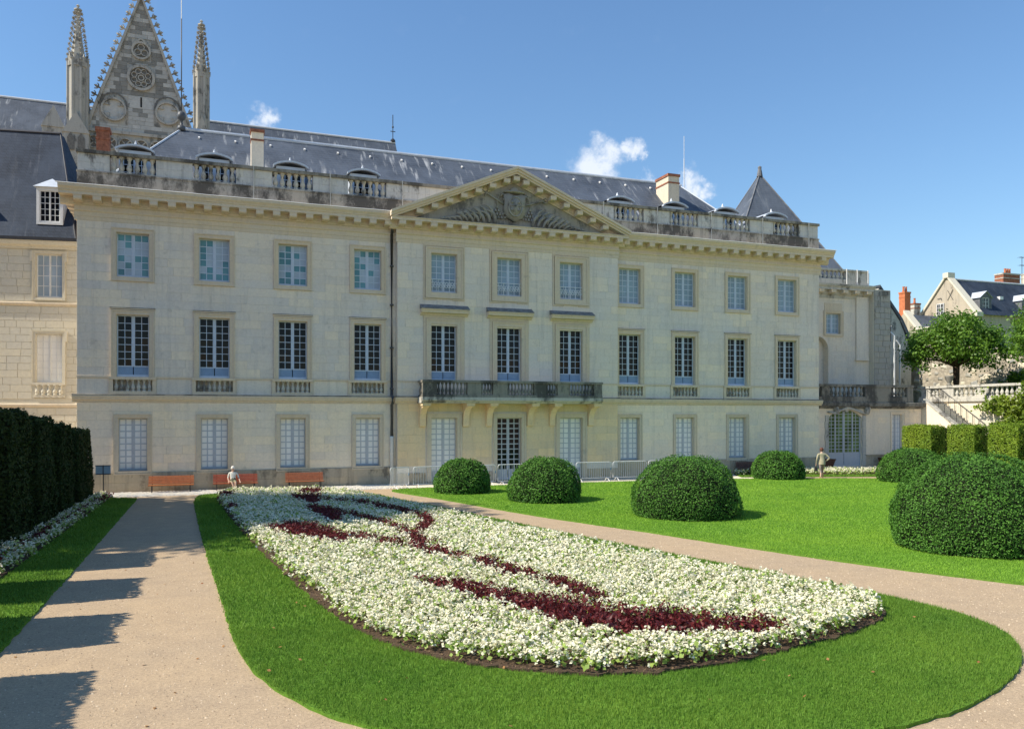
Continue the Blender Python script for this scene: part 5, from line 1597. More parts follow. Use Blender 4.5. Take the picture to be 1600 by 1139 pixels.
# loose grit on the near paths
n = 26000
x = RNG.uniform(-3.0, 20, n); y = 6 + (RNG.uniform(0, 1, n) ** 1.6) * 18
k = ~in_poly(x, y, STRIP) & ~in_poly(x, y, LAWN) & ~in_poly(x, y, LSTRIP)
x, y = x[k], y[k]; n = len(x)
r_ = RNG.uniform(.006, .016, n)[:, None]
a = RNG.uniform(0, 6.28, n)
e1 = np.stack([np.cos(a), np.sin(a), np.zeros(n)], 1) * r_ * RNG.uniform(.8, 1.5, (n, 1)); e2 = np.stack([-np.sin(a), np.cos(a), np.zeros(n)], 1) * r_
P = np.stack([x, y, np.zeros(n)], 1); T_ = P + np.array([[0, 0, 1.]]) * r_ * 1.1
V = np.stack([P - e1, P - e2, P + e1, P + e2, T_], 1).reshape(-1, 3)
b = np.arange(n)[:, None] * 5
F = np.concatenate([b + np.array([[0, 1, 4]]), b + np.array([[1, 2, 4]]), b + np.array([[2, 3, 4]]), b + np.array([[3, 0, 4]])])
tag(big_mesh('loose_gravel', V, F, np.tile(RNG.uniform(0, 1, n), 4), m_leaf('loose_grit', (.26, .19, .12), (.62, .50, .35), 0., .9, .15)), 'loose grit lying on the gravel paths', 'gravel', kind='stuff')

# ------------------------------------------------------------------ clipped box domes
def box_dome(x, y, r, h, leaf, dens, label, seed):
    t = thing('box_dome', label, 'topiary', (x, y, 0), 'clipped box domes on the lawn')
    rg = np.random.default_rng(seed)
    ph = rg.uniform(0, 6.28, 6)
    def prof(u):        # u 0 foot .. 1 top, returns radius and height
        a = u * np.pi / 2
        return r * (np.cos(a) ** .72) * (1 - .10 * (1 - u) ** 6), h * (.04 + .96 * np.sin(a) ** 1.05)
    mb = MB(); pr = []
    for u in np.linspace(0, 1, 12):
        a, b = prof(u); pr.append((max(.01, float(a) * .93), float(b) * .95 if u else 0))
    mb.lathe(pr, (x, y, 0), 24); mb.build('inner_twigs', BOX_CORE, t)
    n = int(dens * 2 * np.pi * r * h)
    u = rg.uniform(0, 1, n * 2); u = u[rg.uniform(0, 1, n * 2) < np.cos(u * np.pi / 2) ** .8 * .9 + .1][:n]; n = len(u)
    a = rg.uniform(0, 2 * np.pi, n)
    rr, zz = prof(u)
    wob = 1 + .022 * np.sin(3 * a + ph[3] + zz * 2) + .016 * np.sin(5 * a + ph[0] + zz * 3) + .014 * np.sin(9 * a + ph[1] - zz * 5) + .010 * np.sin(17 * a + zz * 11 + ph[2])
    off = np.where(rg.uniform(0, 1, n) < .03, rg.uniform(0, .07, n), rg.uniform(-.07, .02, n))
    dirs = np.stack([np.cos(a), np.sin(a), np.zeros(n)], 1)
    N = dirs * np.cos(u * np.pi / 2)[:, None] + np.array([[0, 0, 1.]]) * (np.sin(u * np.pi / 2)[:, None] * r / h + .05)
    N = unit(N)
    P = np.stack([x + rr * wob * np.cos(a), y + rr * wob * np.sin(a), np.maximum(.03, zz * wob)], 1) + N * off[:, None]
    V, F = leaf_quads(P, N, rg.uniform(.75, 1.35, n) * leaf, .6, .75)
    tone = np.clip(.5 + off * 5 + rg.normal(.1, .25, n) + .22 * np.sin(a * 4 + zz * 3.3 + ph[4]) * np.sin(a * 2.3 - zz * 2.1 + ph[5]), 0, 1)
    big_mesh('foliage', V, F, tone, BOX, t)
DOMES = [(10.83, 35.7, 1.38, 1.55, .075, 700, 'rounded box dome nearest the metal barriers, left of the others'),
         (13.04, 31.1, 1.62, 1.80, .065, 750, 'box dome in front of the palace door, second from the left'),
         (15.78, 24.7, 2.00, 2.10, .055, 900, 'broad box dome standing alone in the middle of the lawn'),
         (29.8, 37.3, 1.52, 1.55, .085, 550, 'small far box dome beside the walking person'),
         (35.0, 33.0, 1.78, 1.78, .075, 600, 'box dome before the square clipped hedge blocks'),
         (19.15, 16.0, 2.15, 2.50, .050, 1300, 'largest and nearest box dome at the right edge')]
for i, (x, y, r, h, lf, dn, lb) in enumerate(DOMES): box_dome(x, y, r, h, lf, dn, lb, 40 + i)

# ------------------------------------------------------------------ clipped hedges
def hedge_block(name, x0, x1, y0, y1, h, mat, leaf, dens, label, group, cat='hedge', parent=None, batter=.12, z0=0., round_=.12):
    t = parent or thing(name, label, cat, ((x0 + x1) / 2, (y0 + y1) / 2, z0), group)
    mb = MB(); q = .09
    mb.add([(x0 + q, y0 + q, z0), (x1 - q, y0 + q, z0), (x1 - q, y1 - q, z0), (x0 + q, y1 - q, z0), (x0 + q + batter, y0 + q + batter, h - q), (x1 - q - batter, y0 + q + batter, h - q), (x1 - q - batter, y1 - q - batter, h - q), (x0 + q + batter, y1 - q - batter, h - q)],
           [(0, 1, 5, 4), (1, 2, 6, 5), (2, 3, 7, 6), (3, 0, 4, 7), (4, 5, 6, 7)])
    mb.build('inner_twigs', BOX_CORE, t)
    Ps, Ns = [], []
    for (ax, lo, hi, fix, nn) in (('x', x0, x1, y0, (0, -1, 0)), ('x', x0, x1, y1, (0, 1, 0)), ('y', y0, y1, x0, (-1, 0, 0)), ('y', y0, y1, x1, (1, 0, 0))):
        n = int((hi - lo) * (h - z0) * dens)
        a = RNG.uniform(lo, hi, n); z = RNG.uniform(z0, h, n)
        b = batter * (z - z0) / (h - z0)
        wob = .035 * np.sin(a * 3.1 + z * 2.2) + .02 * np.sin(a * 7.7 - z * 5.1) + RNG.normal(0, .022, n)
        nn = np.array(nn, float)
        if ax == 'x': p = np.stack([np.clip(a, lo + b, hi - b), np.full(n, fix), z], 1)
        else: p = np.stack([np.full(n, fix), np.clip(a, lo + b, hi - b), z], 1)
        p += nn * (wob - b)[:, None]
        Ps.append(p); Ns.append(np.tile(nn, (n, 1)))
    n = int((x1 - x0) * (y1 - y0) * dens)
    p = np.stack([RNG.uniform(x0 + batter, x1 - batter, n), RNG.uniform(y0 + batter, y1 - batter, n), np.zeros(n)], 1)
    p[:, 2] = h + .05 * np.sin(p[:, 0] * 4 + p[:, 1] * 3) + RNG.normal(0, .04, n)
    Ps.append(p); Ns.append(np.tile([[0, 0, 1.]], (n, 1)))
    P, N = np.concatenate(Ps), np.concatenate(Ns)
    V, F = leaf_quads(P, N, RNG.uniform(.7, 1.4, len(P)) * leaf, .5, .55)
    big_mesh('foliage', V, F, np.clip(RNG.normal(.45, .25, len(P)), 0, 1), mat, t)
    return t
HED = [(10.0, 12.9, 3.72), (14.1, 16.4, 3.72), (17.5, 19.8, 3.72), (21.0, 23.4, 3.7), (24.4, 27.0, 3.66), (27.9, 30.4, 3.45), (31.3, 33.8, 3.2), (34.7, 38.3, 2.95)]
LB = ['block of the dark yew hedge nearest the viewer, casting its shadow on the path', 'second dark yew hedge block counted from the viewer', 'third dark yew hedge block counted from the viewer', 'fourth dark yew hedge block counted from the viewer',
      'tall dark yew hedge block at the left edge of the picture', 'dark yew hedge block, third from the palace end', 'dark yew hedge block next to the palace end one', 'last dark yew hedge block, by the small sign near the palace']
for (y0, y1, h), lb in zip(HED, LB):
    far = y0 > 20
    hedge_block('yew_hedge', -6.7, -5.12 + (y0 - 10) * .018, y0, y1, h, YEW, .10 if far else .12, 620 if far else 330, lb, 'yew hedge blocks along the left path')
YB = [(35.4, 37.5, 2.92, 'leftmost of the row'), (32.6, 34.35, 2.96, 'second from the left of the row'), (30.05, 31.75, 3.05, 'third from the left of the row'), (27.5, 29.2, 3.08, 'last of the row, behind the largest dome')]
for y0, y1, h, w_ in YB:
    hedge_block('clipped_hedge_cube', 39.0, 40.1, y0, y1, h, YEW_GOLD, .085, 900, 'square yellow green hedge block, %s' % w_, 'square hedge blocks at the right', batter=.03)
hedge_block('low_hedge', 38.5, 40.4, 26, 37.3, 1.05, YEW_GOLD, .10, 420, 'low clipped hedge running under the square hedge blocks', None, batter=.08)

# ------------------------------------------------------------------ trees
def lime_tree(x, y, z, r, hh, label, seed, zb=2.4):
    t = thing('round_tree', label, 'tree', (x, y, z), 'broad round trees on the upper garden')
    rn = random.Random(seed); rg = np.random.default_rng(seed)
    mb = MB()
    top = z + zb + .5
    mb.tube([(x, y, z), (x + .03, y, z + .3), (x + .05, y + .03, z + zb * .6), (x + .02, y, top)], [.36, .27, .23, .26], 9)
    for k in range(11):
        a = k * 2 * math.pi / 11 + rn.uniform(-.2, .2); l = r * rn.uniform(.55, .85)
        zz = top + rn.uniform(.2, hh * .55)
        mb.tube([(x, y, top - .3), (x + math.cos(a) * l * .45, y + math.sin(a) * l * .45, top + (zz - top) * .45), (x + math.cos(a) * l, y + math.sin(a) * l, zz)], [.14, .09, .03], 6)
    mb.build('trunk', BARK, t, True)
    C = []
    for k in range(200):
        a = rn.uniform(0, 2 * math.pi); q = math.sqrt(rn.random())
        rr = r * q
        topz = hh * math.sqrt(max(0, 1 - (q * .97) ** 2.4))
        zz = rn.uniform(0, 1) ** .55 * topz
        zz = max(zz, -.1) - .35 * q * q * rn.random()
        C.append((x + math.cos(a) * rr, y + math.sin(a) * rr, z + zb + zz + .25))
    C = np.array(C)
    n = 85
    P = np.repeat(C, n, 0) + rg.normal(0, 1, (len(C) * n, 3)) * np.array([[.36, .36, .24]])
    N = unit(P - np.repeat(C, n, 0)) + np.array([[0, 0, .6]])
    V, F = leaf_quads(P, N, rg.uniform(.10, .27, len(P)), .75, .6)
    clump = np.repeat(rg.normal(.45, .2, len(C)), n)
    big_mesh('crown', V, F, np.clip(clump + rg.normal(0, .22, len(P)), 0, 1), LIME, t)
lime_tree(52.5, 45.4, 4.55, 3.25, 3.9, 'round headed tree on the upper garden before the rubble wall', 5, 2.5)
lime_tree(52.9, 37.4, 4.55, 3.3, 3.9, 'round headed tree cut off by the right edge of the picture', 6, 2.7)

def cedar(x, y, label):
    t = thing('cedar_tree', label, 'tree', (x, y, 0))
    rn = random.Random(8); rg = np.random.default_rng(8)
    mb = MB(); mb.tube([(x, y, 0), (x, y, 3), (x + .2, y, 12), (x, y, 27)], [1.1, .85, .6, .1], 10)
    C = []
    H = 28.5
    for lvl in range(13):
        z = 6 + lvl * 1.75
        R_ = 9.1 * (1 - ((z - 6) / (H - 5)) ** 1.7) * rn.uniform(.88, 1.04) + .6
        for k in range(9):
            a = k * 2 * math.pi / 9 + rn.uniform(-.3, .3) + lvl * .4
            mb.tube([(x, y, z - .6), (x + math.cos(a) * R_ * .5, y + math.sin(a) * R_ * .5, z + .2), (x + math.cos(a) * R_ * .95, y + math.sin(a) * R_ * .95, z)], [.2, .12, .04], 5)
            for q in range(11):
                f = rn.uniform(.15, 1.0)
                C.append((x + math.cos(a + rn.uniform(-.35, .35)) * R_ * f, y + math.sin(a + rn.uniform(-.35, .35)) * R_ * f, z + rn.uniform(-.2, .35)))
    mb.build('trunk', BARK, t)
    C = np.array(C)
    P = np.repeat(C, 34, 0) + rg.normal(0, 1, (len(C) * 34, 3)) * np.array([[.75, .75, .16]])
    V, F = leaf_quads(P, np.tile([[0, 0, 1.]], (len(P), 1)), rg.uniform(.3, .55, len(P)), .6, .4)
    big_mesh('crown', V, F, rg.uniform(0, 1, len(P)), CEDAR, t)
cedar(-20.5, 30.2, 'great cedar left of the hedge that shades the far bed')

# creeper on the retaining wall and shrubs at its foot
def creeper():
    n = 15000
    y = RNG.uniform(31, 41.8, n); z = RNG.uniform(2.0, 5.75, n)
    lim = 3.0 + (41.5 - y) * .0 + .5 * np.sin(y * 1.7) + .25 * np.sin(y * 4.1)
    k = (z > lim - (41.5 - y) * .34) & ~((z > 4.85) & (np.sin(y * 1.3 + .6) > -.2) & (y > 35.6))
    k &= (y < 41.0 - np.abs(z - 4.5) * .9 + .8 * np.sin(z * 5.0))
    y, z = y[k], z[k]
    dep = .22 + .30 * np.abs(np.sin(y * 2.9 + z * 1.7)) + .25 * np.abs(np.sin(y * 1.1 - z * 3.1))
    P = np.stack([50.2 - dep * RNG.uniform(.2, 1.15, len(y)) - np.where(z > 4.4, .12, 0), y + RNG.normal(0, .12, len(y)), z + RNG.normal(0, .10, len(y))], 1)
    V, F = leaf_quads(P, np.tile([[-1., -.1, .35]], (len(P), 1)), RNG.uniform(.10, .24, len(P)), .85, .9)
    o = big_mesh('wall_creeper', V, F, np.clip(RNG.normal(.5, .28, len(P)), 0, 1), IVY)
    tag(o, 'yellow green creeper hanging over the sunlit retaining wall', 'creeper', kind='stuff')
creeper()
def shrub(x, y, r, h, label, seed, mat=LIME):
    t = thing('shrub', label, 'shrub', (x, y, 0), 'shrubs under the retaining wall')
    rg = np.random.default_rng(seed); rn = random.Random(seed)
    mb = MB()
    for k in range(9):
        a = rn.uniform(0, 6.28); l = rn.uniform(.4, .9) * r
        mb.tube([(x, y, 0), (x + math.cos(a) * l * .5, y + math.sin(a) * l * .5, h * .5), (x + math.cos(a) * l, y + math.sin(a) * l, h * rn.uniform(.7, .95))], [.05, .035, .012], 5)
    mb.build('stem', BARK, t)
    n = 60
    C = rg.normal(0, 1, (n, 3)); C = unit(C) * rg.uniform(.4, .95, (n, 1)) * np.array([[r, r, h * .5]]) + np.array([[x, y, h * .52]])
    P = np.repeat(C, 60, 0) + rg.normal(0, .2, (n * 60, 3)); P[:, 2] = np.maximum(P[:, 2], .05)
    V, F = leaf_quads(P, unit(P - np.array([[x, y, h * .4]])), rg.uniform(.08, .16, len(P)), .7, .6)
    big_mesh('foliage', V, F, np.clip(rg.normal(.4, .25, len(P)), 0, 1), mat, t)
shrub(48.6, 35.8, 1.7, 3.6, 'tall leafy shrub below the creeper at the right edge', 61)
shrub(48.9, 39.2, 1.0, 2.7, 'thin shrub at the foot of the stair wall', 62, LIME)
shrub(49.0, 32.6, 1.6, 3.9, 'dense shrub under the second tree', 63, IVY)
# layer of dark leaves low on the rubble wall behind the tree
n = 5200
y = RNG.uniform(36, 46.0, n); z = 5.0 + RNG.uniform(0, 1, n) ** .8 * (1.5 + .5 * np.sin(y * 2.3) + .3 * np.sin(y * 5.9))
P = np.stack([58 - RNG.uniform(.05, .5, n), y, z], 1)
V, F = leaf_quads(P, np.tile([[-1., 0, .3]], (n, 1)), RNG.uniform(.14, .26, n), .8, .6)
tag(big_mesh('wall_ivy', V, F, RNG.uniform(0, .6, n), LIME), 'dark leaves along the foot of the rubble wall', 'ivy', kind='stuff')

# ------------------------------------------------------------------ cobbles along the foot of the facade
mb = MB(); rn = random.Random(14)
for i in range(92):
    for j in range(13):
        x, y = -5.4 + i * .158 + (j % 2) * .08 + rn.uniform(-.015, .015), 39.05 + j * .165 + rn.uniform(-.012, .012)
        if y > 41.15 or x > 9.0: continue
        a, b, h = .067 + rn.uniform(-.01, .006), .070 + rn.uniform(-.01, .006), .045 + rn.uniform(-.012, .012)
        mb.tone = rn.random()
        mb.add([(x - a, y - b, 0), (x + a, y - b, 0), (x + a, y + b, 0), (x - a, y + b, 0), (x - a * .75, y - b * .75, h), (x + a * .75, y - b * .75, h), (x + a * .75, y + b * .75, h), (x - a * .75, y + b * .75, h)],
               [(0, 1, 5, 4), (1, 2, 6, 5), (2, 3, 7, 6), (3, 0, 4, 7), (4, 5, 6, 7)])
tag(mb.build('cobblestones', COBBLE), 'pale cobbles along the foot of the palace wall', 'cobbles', kind='stuff')

# ------------------------------------------------------------------ benches
def bench(x, y, L, mat, label, rz=0):
    M_ = Matrix.Translation((x, y, 0)) @ Matrix.Rotation(rz, 4, 'Z') @ Matrix.Diagonal((1, .95, .87, 1))
    t = thing('park_bench', label, 'bench', (x, y, 0), 'slatted benches against the palace wall')
    for i in range(5):
        MB(M_).box(-L/2, L/2, -.42 + i * .095, -.42 + i * .095 + .078, .40, .435).build('seat_slat', mat, t)
    for i in range(5):
        z = .475 + i * .082; yb = .06 + i * .028
        MB(M_).add([(-L/2, yb, z), (L/2, yb, z), (L/2, yb + .03, z + .005), (-L/2, yb + .03, z + .005), (-L/2, yb + .022, z + .068), (L/2, yb + .022, z + .068), (L/2, yb + .052, z + .072), (-L/2, yb + .052, z + .072)],
             [(0, 3, 2, 1), (4, 5, 6, 7), (0, 1, 5, 4), (1, 2, 6, 5), (2, 3, 7, 6), (3, 0, 4, 7)]).build('back_slat', mat, t)
    for sx in (-1, 1):
        m = MB(M_); xx = sx * (L / 2 - .16)
        m.tube([(xx, -.38, 0), (xx, -.36, .385)], .022, 6); m.tube([(xx, .10, 0), (xx, .09, .40), (xx, .23, .90)], .022, 6); m.tube([(xx, -.38, .39), (xx, .09, .39)], .022, 6)
        m.build('leg', IRON, t)
WOOD2 = m_plain('red_brown_varnished_wood', (.33, .075, .028), .42, .45, .25, 9)
WOOD3 = m_plain('faded_varnished_wood', (.34, .11, .042), .48, .4, .25, 9)
bench(-1.72, 40.72, 1.95, WOOD, 'bright orange slatted bench under the first window, empty')
bench(1.10, 40.72, 2.0, WOOD2, 'red brown slatted bench with the seated person')
bench(4.30, 40.72, 1.8, WOOD3, 'dull orange slatted bench beyond the flower bed, empty')
bench(30.3, 40.72, 1.5, WOOD_DK, 'dark brown bench by the far box dome, in the shade of the wall')

# planters
def planter(x, y, label):
    t = thing('wooden_planter', label, 'planter', (x, y, 0), 'tapered brown planters beside the garden door')
    def tier(a, b, z0, z1):
        mb = MB(); mb.add([(x - a, y - .3 * a / .5, z0), (x + a, y - .3 * a / .5, z0), (x + a, y + .3, z0), (x - a, y + .3, z0), (x - b, y - .3 * b / .5, z1), (x + b, y - .3 * b / .5, z1), (x + b, y + .3, z1), (x - b, y + .3, z1)],
                          [(0, 3, 2, 1), (4, 5, 6, 7), (0, 1, 5, 4), (1, 2, 6, 5), (2, 3, 7, 6), (3, 0, 4, 7)]); return mb
    tier(.36, .52, .06, .56).build('tub', WOOD_DK, t); tier(.55, .55, .56, .62).build('rim', WOOD_DK, t)
    for sx in (-1, 1):
        MB().box(x + sx * .3 - .04, x + sx * .3 + .04, y - .2, y + .25, 0, .06).build('foot', WOOD_DK, t)
planter(44.3, 43.9, 'tapered brown wooden planter between the garden door and the small window')
planter(39.0, 43.9, 'tapered brown wooden planter left of the arched garden door')

# ------------------------------------------------------------------ crowd barriers
def barrier(x, y, rz, label, L=2.15):
    M_ = Matrix.Translation((x, y, 0)) @ Matrix.Rotation(rz, 4, 'Z')
    t = thing('crowd_barrier', label, 'barrier', (x, y, 0), 'metal crowd barriers before the palace door')
    z0, z1, r = .20, 1.05, .021
    m = MB(M_)
    pts = [(r, 0, z0), (r, 0, z1 - .1), (.05, 0, z1 - .03), (.12, 0, z1), (L - .12, 0, z1), (L - .05, 0, z1 - .03), (L - r, 0, z1 - .1), (L - r, 0, z0), (r, 0, z0)]
    m.tube(pts, r, 6, caps=False); m.build('frame', GALV, t)
    for i in range(1, 16):
        xx = i * L / 16
        MB(M_).tube([(xx, 0, z0), (xx, 0, z1)], .010, 5).build('bar', GALV, t)
    for xx in (.25, L - .25):
        m = MB(M_); m.tube([(xx, -.30, .012), (xx, -.02, z0), (xx, .02, z0), (xx, .30, .012)], .018, 6); m.build('foot', GALV, t)
    MB(M_).tube([(L - r, 0, .62), (L - r, 0, .74)], .035, 6).build('hook', SIGN_BLUE, t)
BR = [(8.05, 38.45, R(30), 1.25, 'first crowd barrier, set askew beside the downpipe'), (9.25, 38.75, R(3), 2.15, 'crowd barrier partly hidden behind the leftmost box dome'),
      (11.5, 38.95, R(3), 2.15, 'crowd barrier behind the right half of the leftmost box dome'), (13.75, 39.08, R(3), 2.15, 'crowd barrier across the palace door between two box domes'),
      (16.0, 39.2, R(2), 2.15, 'crowd barrier hidden behind the second box dome'), (18.25, 39.3, R(2), 2.15, 'crowd barrier just right of the second box dome'),
      (20.5, 39.4, R(2), 2.15, 'crowd barrier before the first window right of the centre'), (22.75, 39.5, R(2), 2.15, 'last crowd barrier, running behind the middle box dome')]
for x, y, rz, L, lb in BR: barrier(x, y, rz, lb, L)

# ------------------------------------------------------------------ information sign
t = thing('information_sign', 'small blue grey sign on a thin post at the end of the hedge', 'sign', (-4.42, 39.5, 0))
MB().box(-4.44, -4.40, 39.48, 39.52, 0, 1.40).build('post', IRON, t)
MB().box(-4.72, -4.13, 39.44, 39.47, 1.02, 1.36).build('panel', SIGN_BLUE, t)
mb = MB(); mb.box(-4.73, -4.12, 39.43, 39.475, 1.36, 1.395); mb.box(-4.73, -4.12, 39.43, 39.475, .985, 1.02); mb.box(-4.437, -4.403, 39.43, 39.438, 1.02, 1.36); mb.build('panel_frame', IRON, t)

# ------------------------------------------------------------------ people
def body(name, J, E, label, loc, rz, fmat, mats, cat='person', size=1.):
    """one continuous skinned figure; fmat maps the nearest bone to a material index"""
    t = thing(name, label, cat, loc)
    me = bpy.data.meshes.new(name)
    keys = list(J)
    me.from_pydata([J[k][0] for k in keys], [], [])
    me = bpy.data.meshes.new(name)
    me.from_pydata([J[k][0] for k in keys], [(keys.index(a), keys.index(b)) for a, b in E], [])
    o = bpy.data.objects.new(name, me); COL.objects.link(o)
    md = o.modifiers.new('skin', 'SKIN'); md.use_smooth_shade = True
    sub = o.modifiers.new('sub', 'SUBSURF'); sub.levels = 2; sub.render_levels = 2
    for i, k in enumerate(keys):
        r = J[k][1]; r = r if isinstance(r, tuple) else (r, r)
        me.skin_vertices[0].data[i].radius = r
        me.skin_vertices[0].data[i].use_root = (i == 0)
    dg = bpy.context.evaluated_depsgraph_get()
    ev = bpy.data.meshes.new_from_object(o.evaluated_get(dg))
    bpy.data.objects.remove(o)
    for m in mats: ev.materials.append(m)
    seg = [(Vector(J[a][0]), Vector(J[b][0]), fmat(a, b)) for a, b in E]
    for p in ev.polygons:
        c = p.center; best, bi = 1e9, 0
        for a, b, mi in seg:
            d = b - a; q = max(0, min(1, (c - a).dot(d) / max(d.length_squared, 1e-9)))
            l = (a + d * q - c).length
            if l < best: best, bi = l, mi
        p.material_index = bi; p.use_smooth = True
    M_ = Matrix.Translation(loc) @ Matrix.Rotation(rz, 4, 'Z') @ Matrix.Scale(size, 4)
    put('body', ev, t, M_)
    return t, M_

def hand(J, E, pre, w, d, side):
    """palm, four fingers and a thumb from wrist w along direction d"""
    d = Vector(d).normalized(); s = Vector(side).normalized(); w = Vector(w)
    J[pre + 'palm'] = (tuple(w + d * .07), (.035, .02))
    E.append((pre + 'wrist', pre + 'palm'))
    for i in range(4):
        b = w + d * .09 + s * (.027 - .018 * i); l = (.075, .085, .08, .06)[i]
        J[pre + 'f%da' % i] = (tuple(b + d * .03), .009); J[pre + 'f%db' % i] = (tuple(b + d * l + Vector((0, 0, -.01))), .008)
        E += [(pre + 'palm', pre + 'f%da' % i), (pre + 'f%da' % i, pre + 'f%db' % i)]
    J[pre + 'ta'] = (tuple(w + d * .05 + s * .05), .011); J[pre + 'tb'] = (tuple(w + d * .085 + s * .065), .009)
    E += [(pre + 'palm', pre + 'ta'), (pre + 'ta', pre + 'tb')]

def face(t, M_, c, f, skin, hair, long=False):
    """head details: hair cap, nose, eyes, mouth, ears; c head centre, f facing direction"""
    f = Vector(f).normalized(); c = Vector(c); s = f.cross(Vector((0, 0, 1)))
    L = M_ @ Matrix.Translation(c) @ Matrix(((s.x, -f.x, 0, 0), (s.y, -f.y, 0, 0), (0, 0, 1, 0), (0, 0, 0, 1)))
    mb = MB(L)
    n = 12
    pr = [(.1 * math.sin(a) + .008, .128 * math.cos(a) + .012) for a in np.linspace(.02, 1.85 if not long else 2.2, 9)]
    mb.lathe([(r_ , z_) for r_, z_ in pr], (0, .022, .008), n, caps=False)
    mb.build('hair', hair, t, True)
    mb = MB(L); mb.lathe([(.004, .03), (.012, .0), (.016, -.02), (.006, -.03)], (0, -.098, -.005), 6); mb.build('nose', skin, t, True)
    for sx in (-1, 1):
        MB(L).lathe([(.002, .012), (.012, .0), (.002, -.012)], (sx * .034, -.088, .018), 6).build('eye', IRON, t)
        MB(L).lathe([(.004, .03), (.014, .01), (.013, -.015), (.004, -.03)], (sx * .088, .005, 0), 6).build('ear', skin, t)
    MB(L).box(-.025, .025, -.094, -.08, -.052, -.043).build('mouth', WOOD2, t)

# seated figure, ankles crossed, facing the garden
J, E = {}, []
J['pelvis'] = ((0, .02, .52), (.17, .13)); J['waist'] = ((0, .06, .68), (.14, .11)); J['chest'] = ((0, .10, .88), (.165, .115)); J['neckb'] = ((0, .10, 1.03), (.08, .07)); J['neck'] = ((0, .09, 1.09), .052); J['head'] = ((0, .07, 1.18), (.078, .088)); J['crown'] = ((0, .075, 1.26), (.075, .085))
E += [('pelvis', 'waist'), ('waist', 'chest'), ('chest', 'neckb'), ('neckb', 'neck'), ('neck', 'head'), ('head', 'crown')]
for n_, sx in (('l', -1), ('r', 1)):
    J[n_ + 'sh'] = ((sx * .19, .11, .97), .062); J[n_ + 'el'] = ((sx * (.25 if sx < 0 else .30), .08, .70), .046); J[n_ + 'wrist'] = ((sx * (.22 if sx < 0 else .36), -.10, .52), .03)
    E += [('chest', n_ + 'sh'), (n_ + 'sh', n_ + 'el'), (n_ + 'el', n_ + 'wrist')]
    hand(J, E, n_, J[n_ + 'wrist'][0], (sx * .1, -.9, -.35), (-sx, 0, 0))
    J[n_ + 'hip'] = ((sx * .10, -.05, .50), .095); J[n_ + 'knee'] = ((sx * .10 + .03, -.44, .53), .062)
    J[n_ + 'calf'] = ((sx * .05 + .06, -.50, .32), .052); J[n_ + 'ankle'] = ((-sx * .02 + .06 + sx * .09, -.52 - .05 * sx, .09), .034); J[n_ + 'toe'] = ((-sx * .02 + .08 + sx * .10, -.70 - .05 * sx, .035), .032)
    E += [('pelvis', n_ + 'hip'), (n_ + 'hip', n_ + 'knee'), (n_ + 'knee', n_ + 'calf'), (n_ + 'calf', n_ + 'ankle'), (n_ + 'ankle', n_ + 'toe')]
def fm(a, b):
    k = a + b
    if 'toe' in k: return 1
    if 'calf' in k or 'ankle' in k or 'palm' in k or 'head' in k or b == 'neck' or 'lf' == a[:2] or 'rf' == a[:2] or a[1:2] == 't' : return 0
    if 'hip' in k or 'knee' in k or a == 'pelvis' and b == 'waist': return 2
    if b.endswith('wrist'): return 0
    return 1
t, M_ = body('person', J, E, 'white haired person in a pale top and olive skirt seated on the bench', (.98, 40.55, 0), 0, fm, [SKIN, CLOTH_W, CLOTH_G], size=.87)
face(t, M_, (0, .07, 1.21), (0, -1, 0), SKIN, HAIR_W)

# walker seen from behind, one hand on the hip, a bag in the other
J, E = {}, []
J['pelvis'] = ((0, 0, .92), (.165, .12)); J['waist'] = ((0, .01, 1.08), (.14, .105)); J['chest'] = ((0, .03, 1.30), (.175, .115)); J['neckb'] = ((0, .04, 1.44), (.08, .07)); J['neck'] = ((0, .05, 1.50), .052); J['head'] = ((0, .075, 1.58), (.078, .088)); J['crown'] = ((0, .08, 1.66), (.075, .085))
E += [('pelvis', 'waist'), ('waist', 'chest'), ('chest', 'neckb'), ('neckb', 'neck'), ('neck', 'head'), ('head', 'crown')]
J['lsh'] = ((-.20, .03, 1.38), .065); J['lel'] = ((-.30, -.02, 1.10), .047); J['lwrist'] = ((-.31, .06, .84), .030)
J['rsh'] = ((.20, .03, 1.38), .065); J['rel'] = ((.42, -.06, 1.16), .047); J['rwrist'] = ((.24, .03, .98), .030)
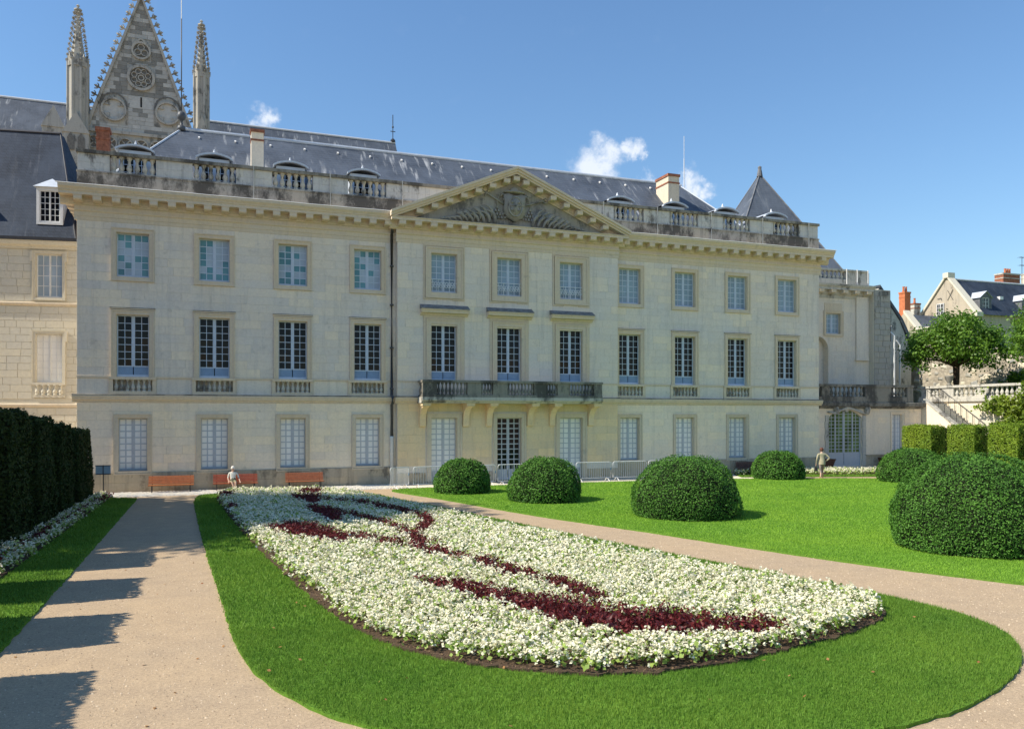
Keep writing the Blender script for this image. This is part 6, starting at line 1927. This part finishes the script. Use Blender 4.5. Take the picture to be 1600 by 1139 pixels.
for n_ in 'lr': E += [('chest', n_ + 'sh'), (n_ + 'sh', n_ + 'el'), (n_ + 'el', n_ + 'wrist')]
hand(J, E, 'l', J['lwrist'][0], (0, .15, -1), (1, .2, 0)); hand(J, E, 'r', J['rwrist'][0], (-.8, .4, -.2), (0, .6, .6))
for n_, sx, sy in (('l', -1, -.10), ('r', 1, .14)):
    J[n_ + 'hip'] = ((sx * .095, 0, .84), .10); J[n_ + 'knee'] = ((sx * .11, sy + .06, .48), .066); J[n_ + 'calf'] = ((sx * .11 + .0, sy * 1.4 + .03, .32), .054); J[n_ + 'ankle'] = ((sx * .17, sy * 1.9, .09), .036); J[n_ + 'toe'] = ((sx * .19, sy * 1.9 + .17, .035), .034)
    E += [('pelvis', n_ + 'hip'), (n_ + 'hip', n_ + 'knee'), (n_ + 'knee', n_ + 'calf'), (n_ + 'calf', n_ + 'ankle'), (n_ + 'ankle', n_ + 'toe')]
def fm2(a, b):
    k = a + b
    if 'toe' in k or 'ankle' in k: return 0
    if 'palm' in k or 'head' in k or b == 'neck' or b.endswith('crown') or a[:2] in ('lf', 'rf') or a[1:2] == 't': return 0
    if 'calf' in k or 'knee' in k or 'hip' in k: return 2
    return 1
t, M_ = body('person', J, E, 'person in khaki top and patterned shorts walking away with a hand on the hip', (32.35, 36.75, 0), R(-18), fm2, [SKIN, CLOTH_K, CLOTH_P])
face(t, M_, (0, .078, 1.61), (0, 1, 0), SKIN, HAIR_B, True)
# shirt tail
mb = MB(M_); mb.lathe([(.19, .80), (.185, .92), (.165, 1.06)], (0, .005, 0), 14, caps=False); mb.build('shirt_tail', CLOTH_K, t, True)
bagt = thing('handbag', 'black handbag hanging from the walking person\'s left hand', 'bag', tuple(M_ @ Vector((-.31, .07, .42))))
mb = MB(M_); mb.prism([(-.06, .42), (.20, .42), (.17, .64), (-.03, .64)], 'X', -.37, -.26); mb.build('bag_body', BAG, bagt)
mb = MB(M_); mb.tube([(-.315, -.02, .63), (-.315, .03, .72), (-.315, .075, .755), (-.315, .12, .72), (-.315, .16, .63)], .012, 5); mb.build('handle', BAG, bagt)
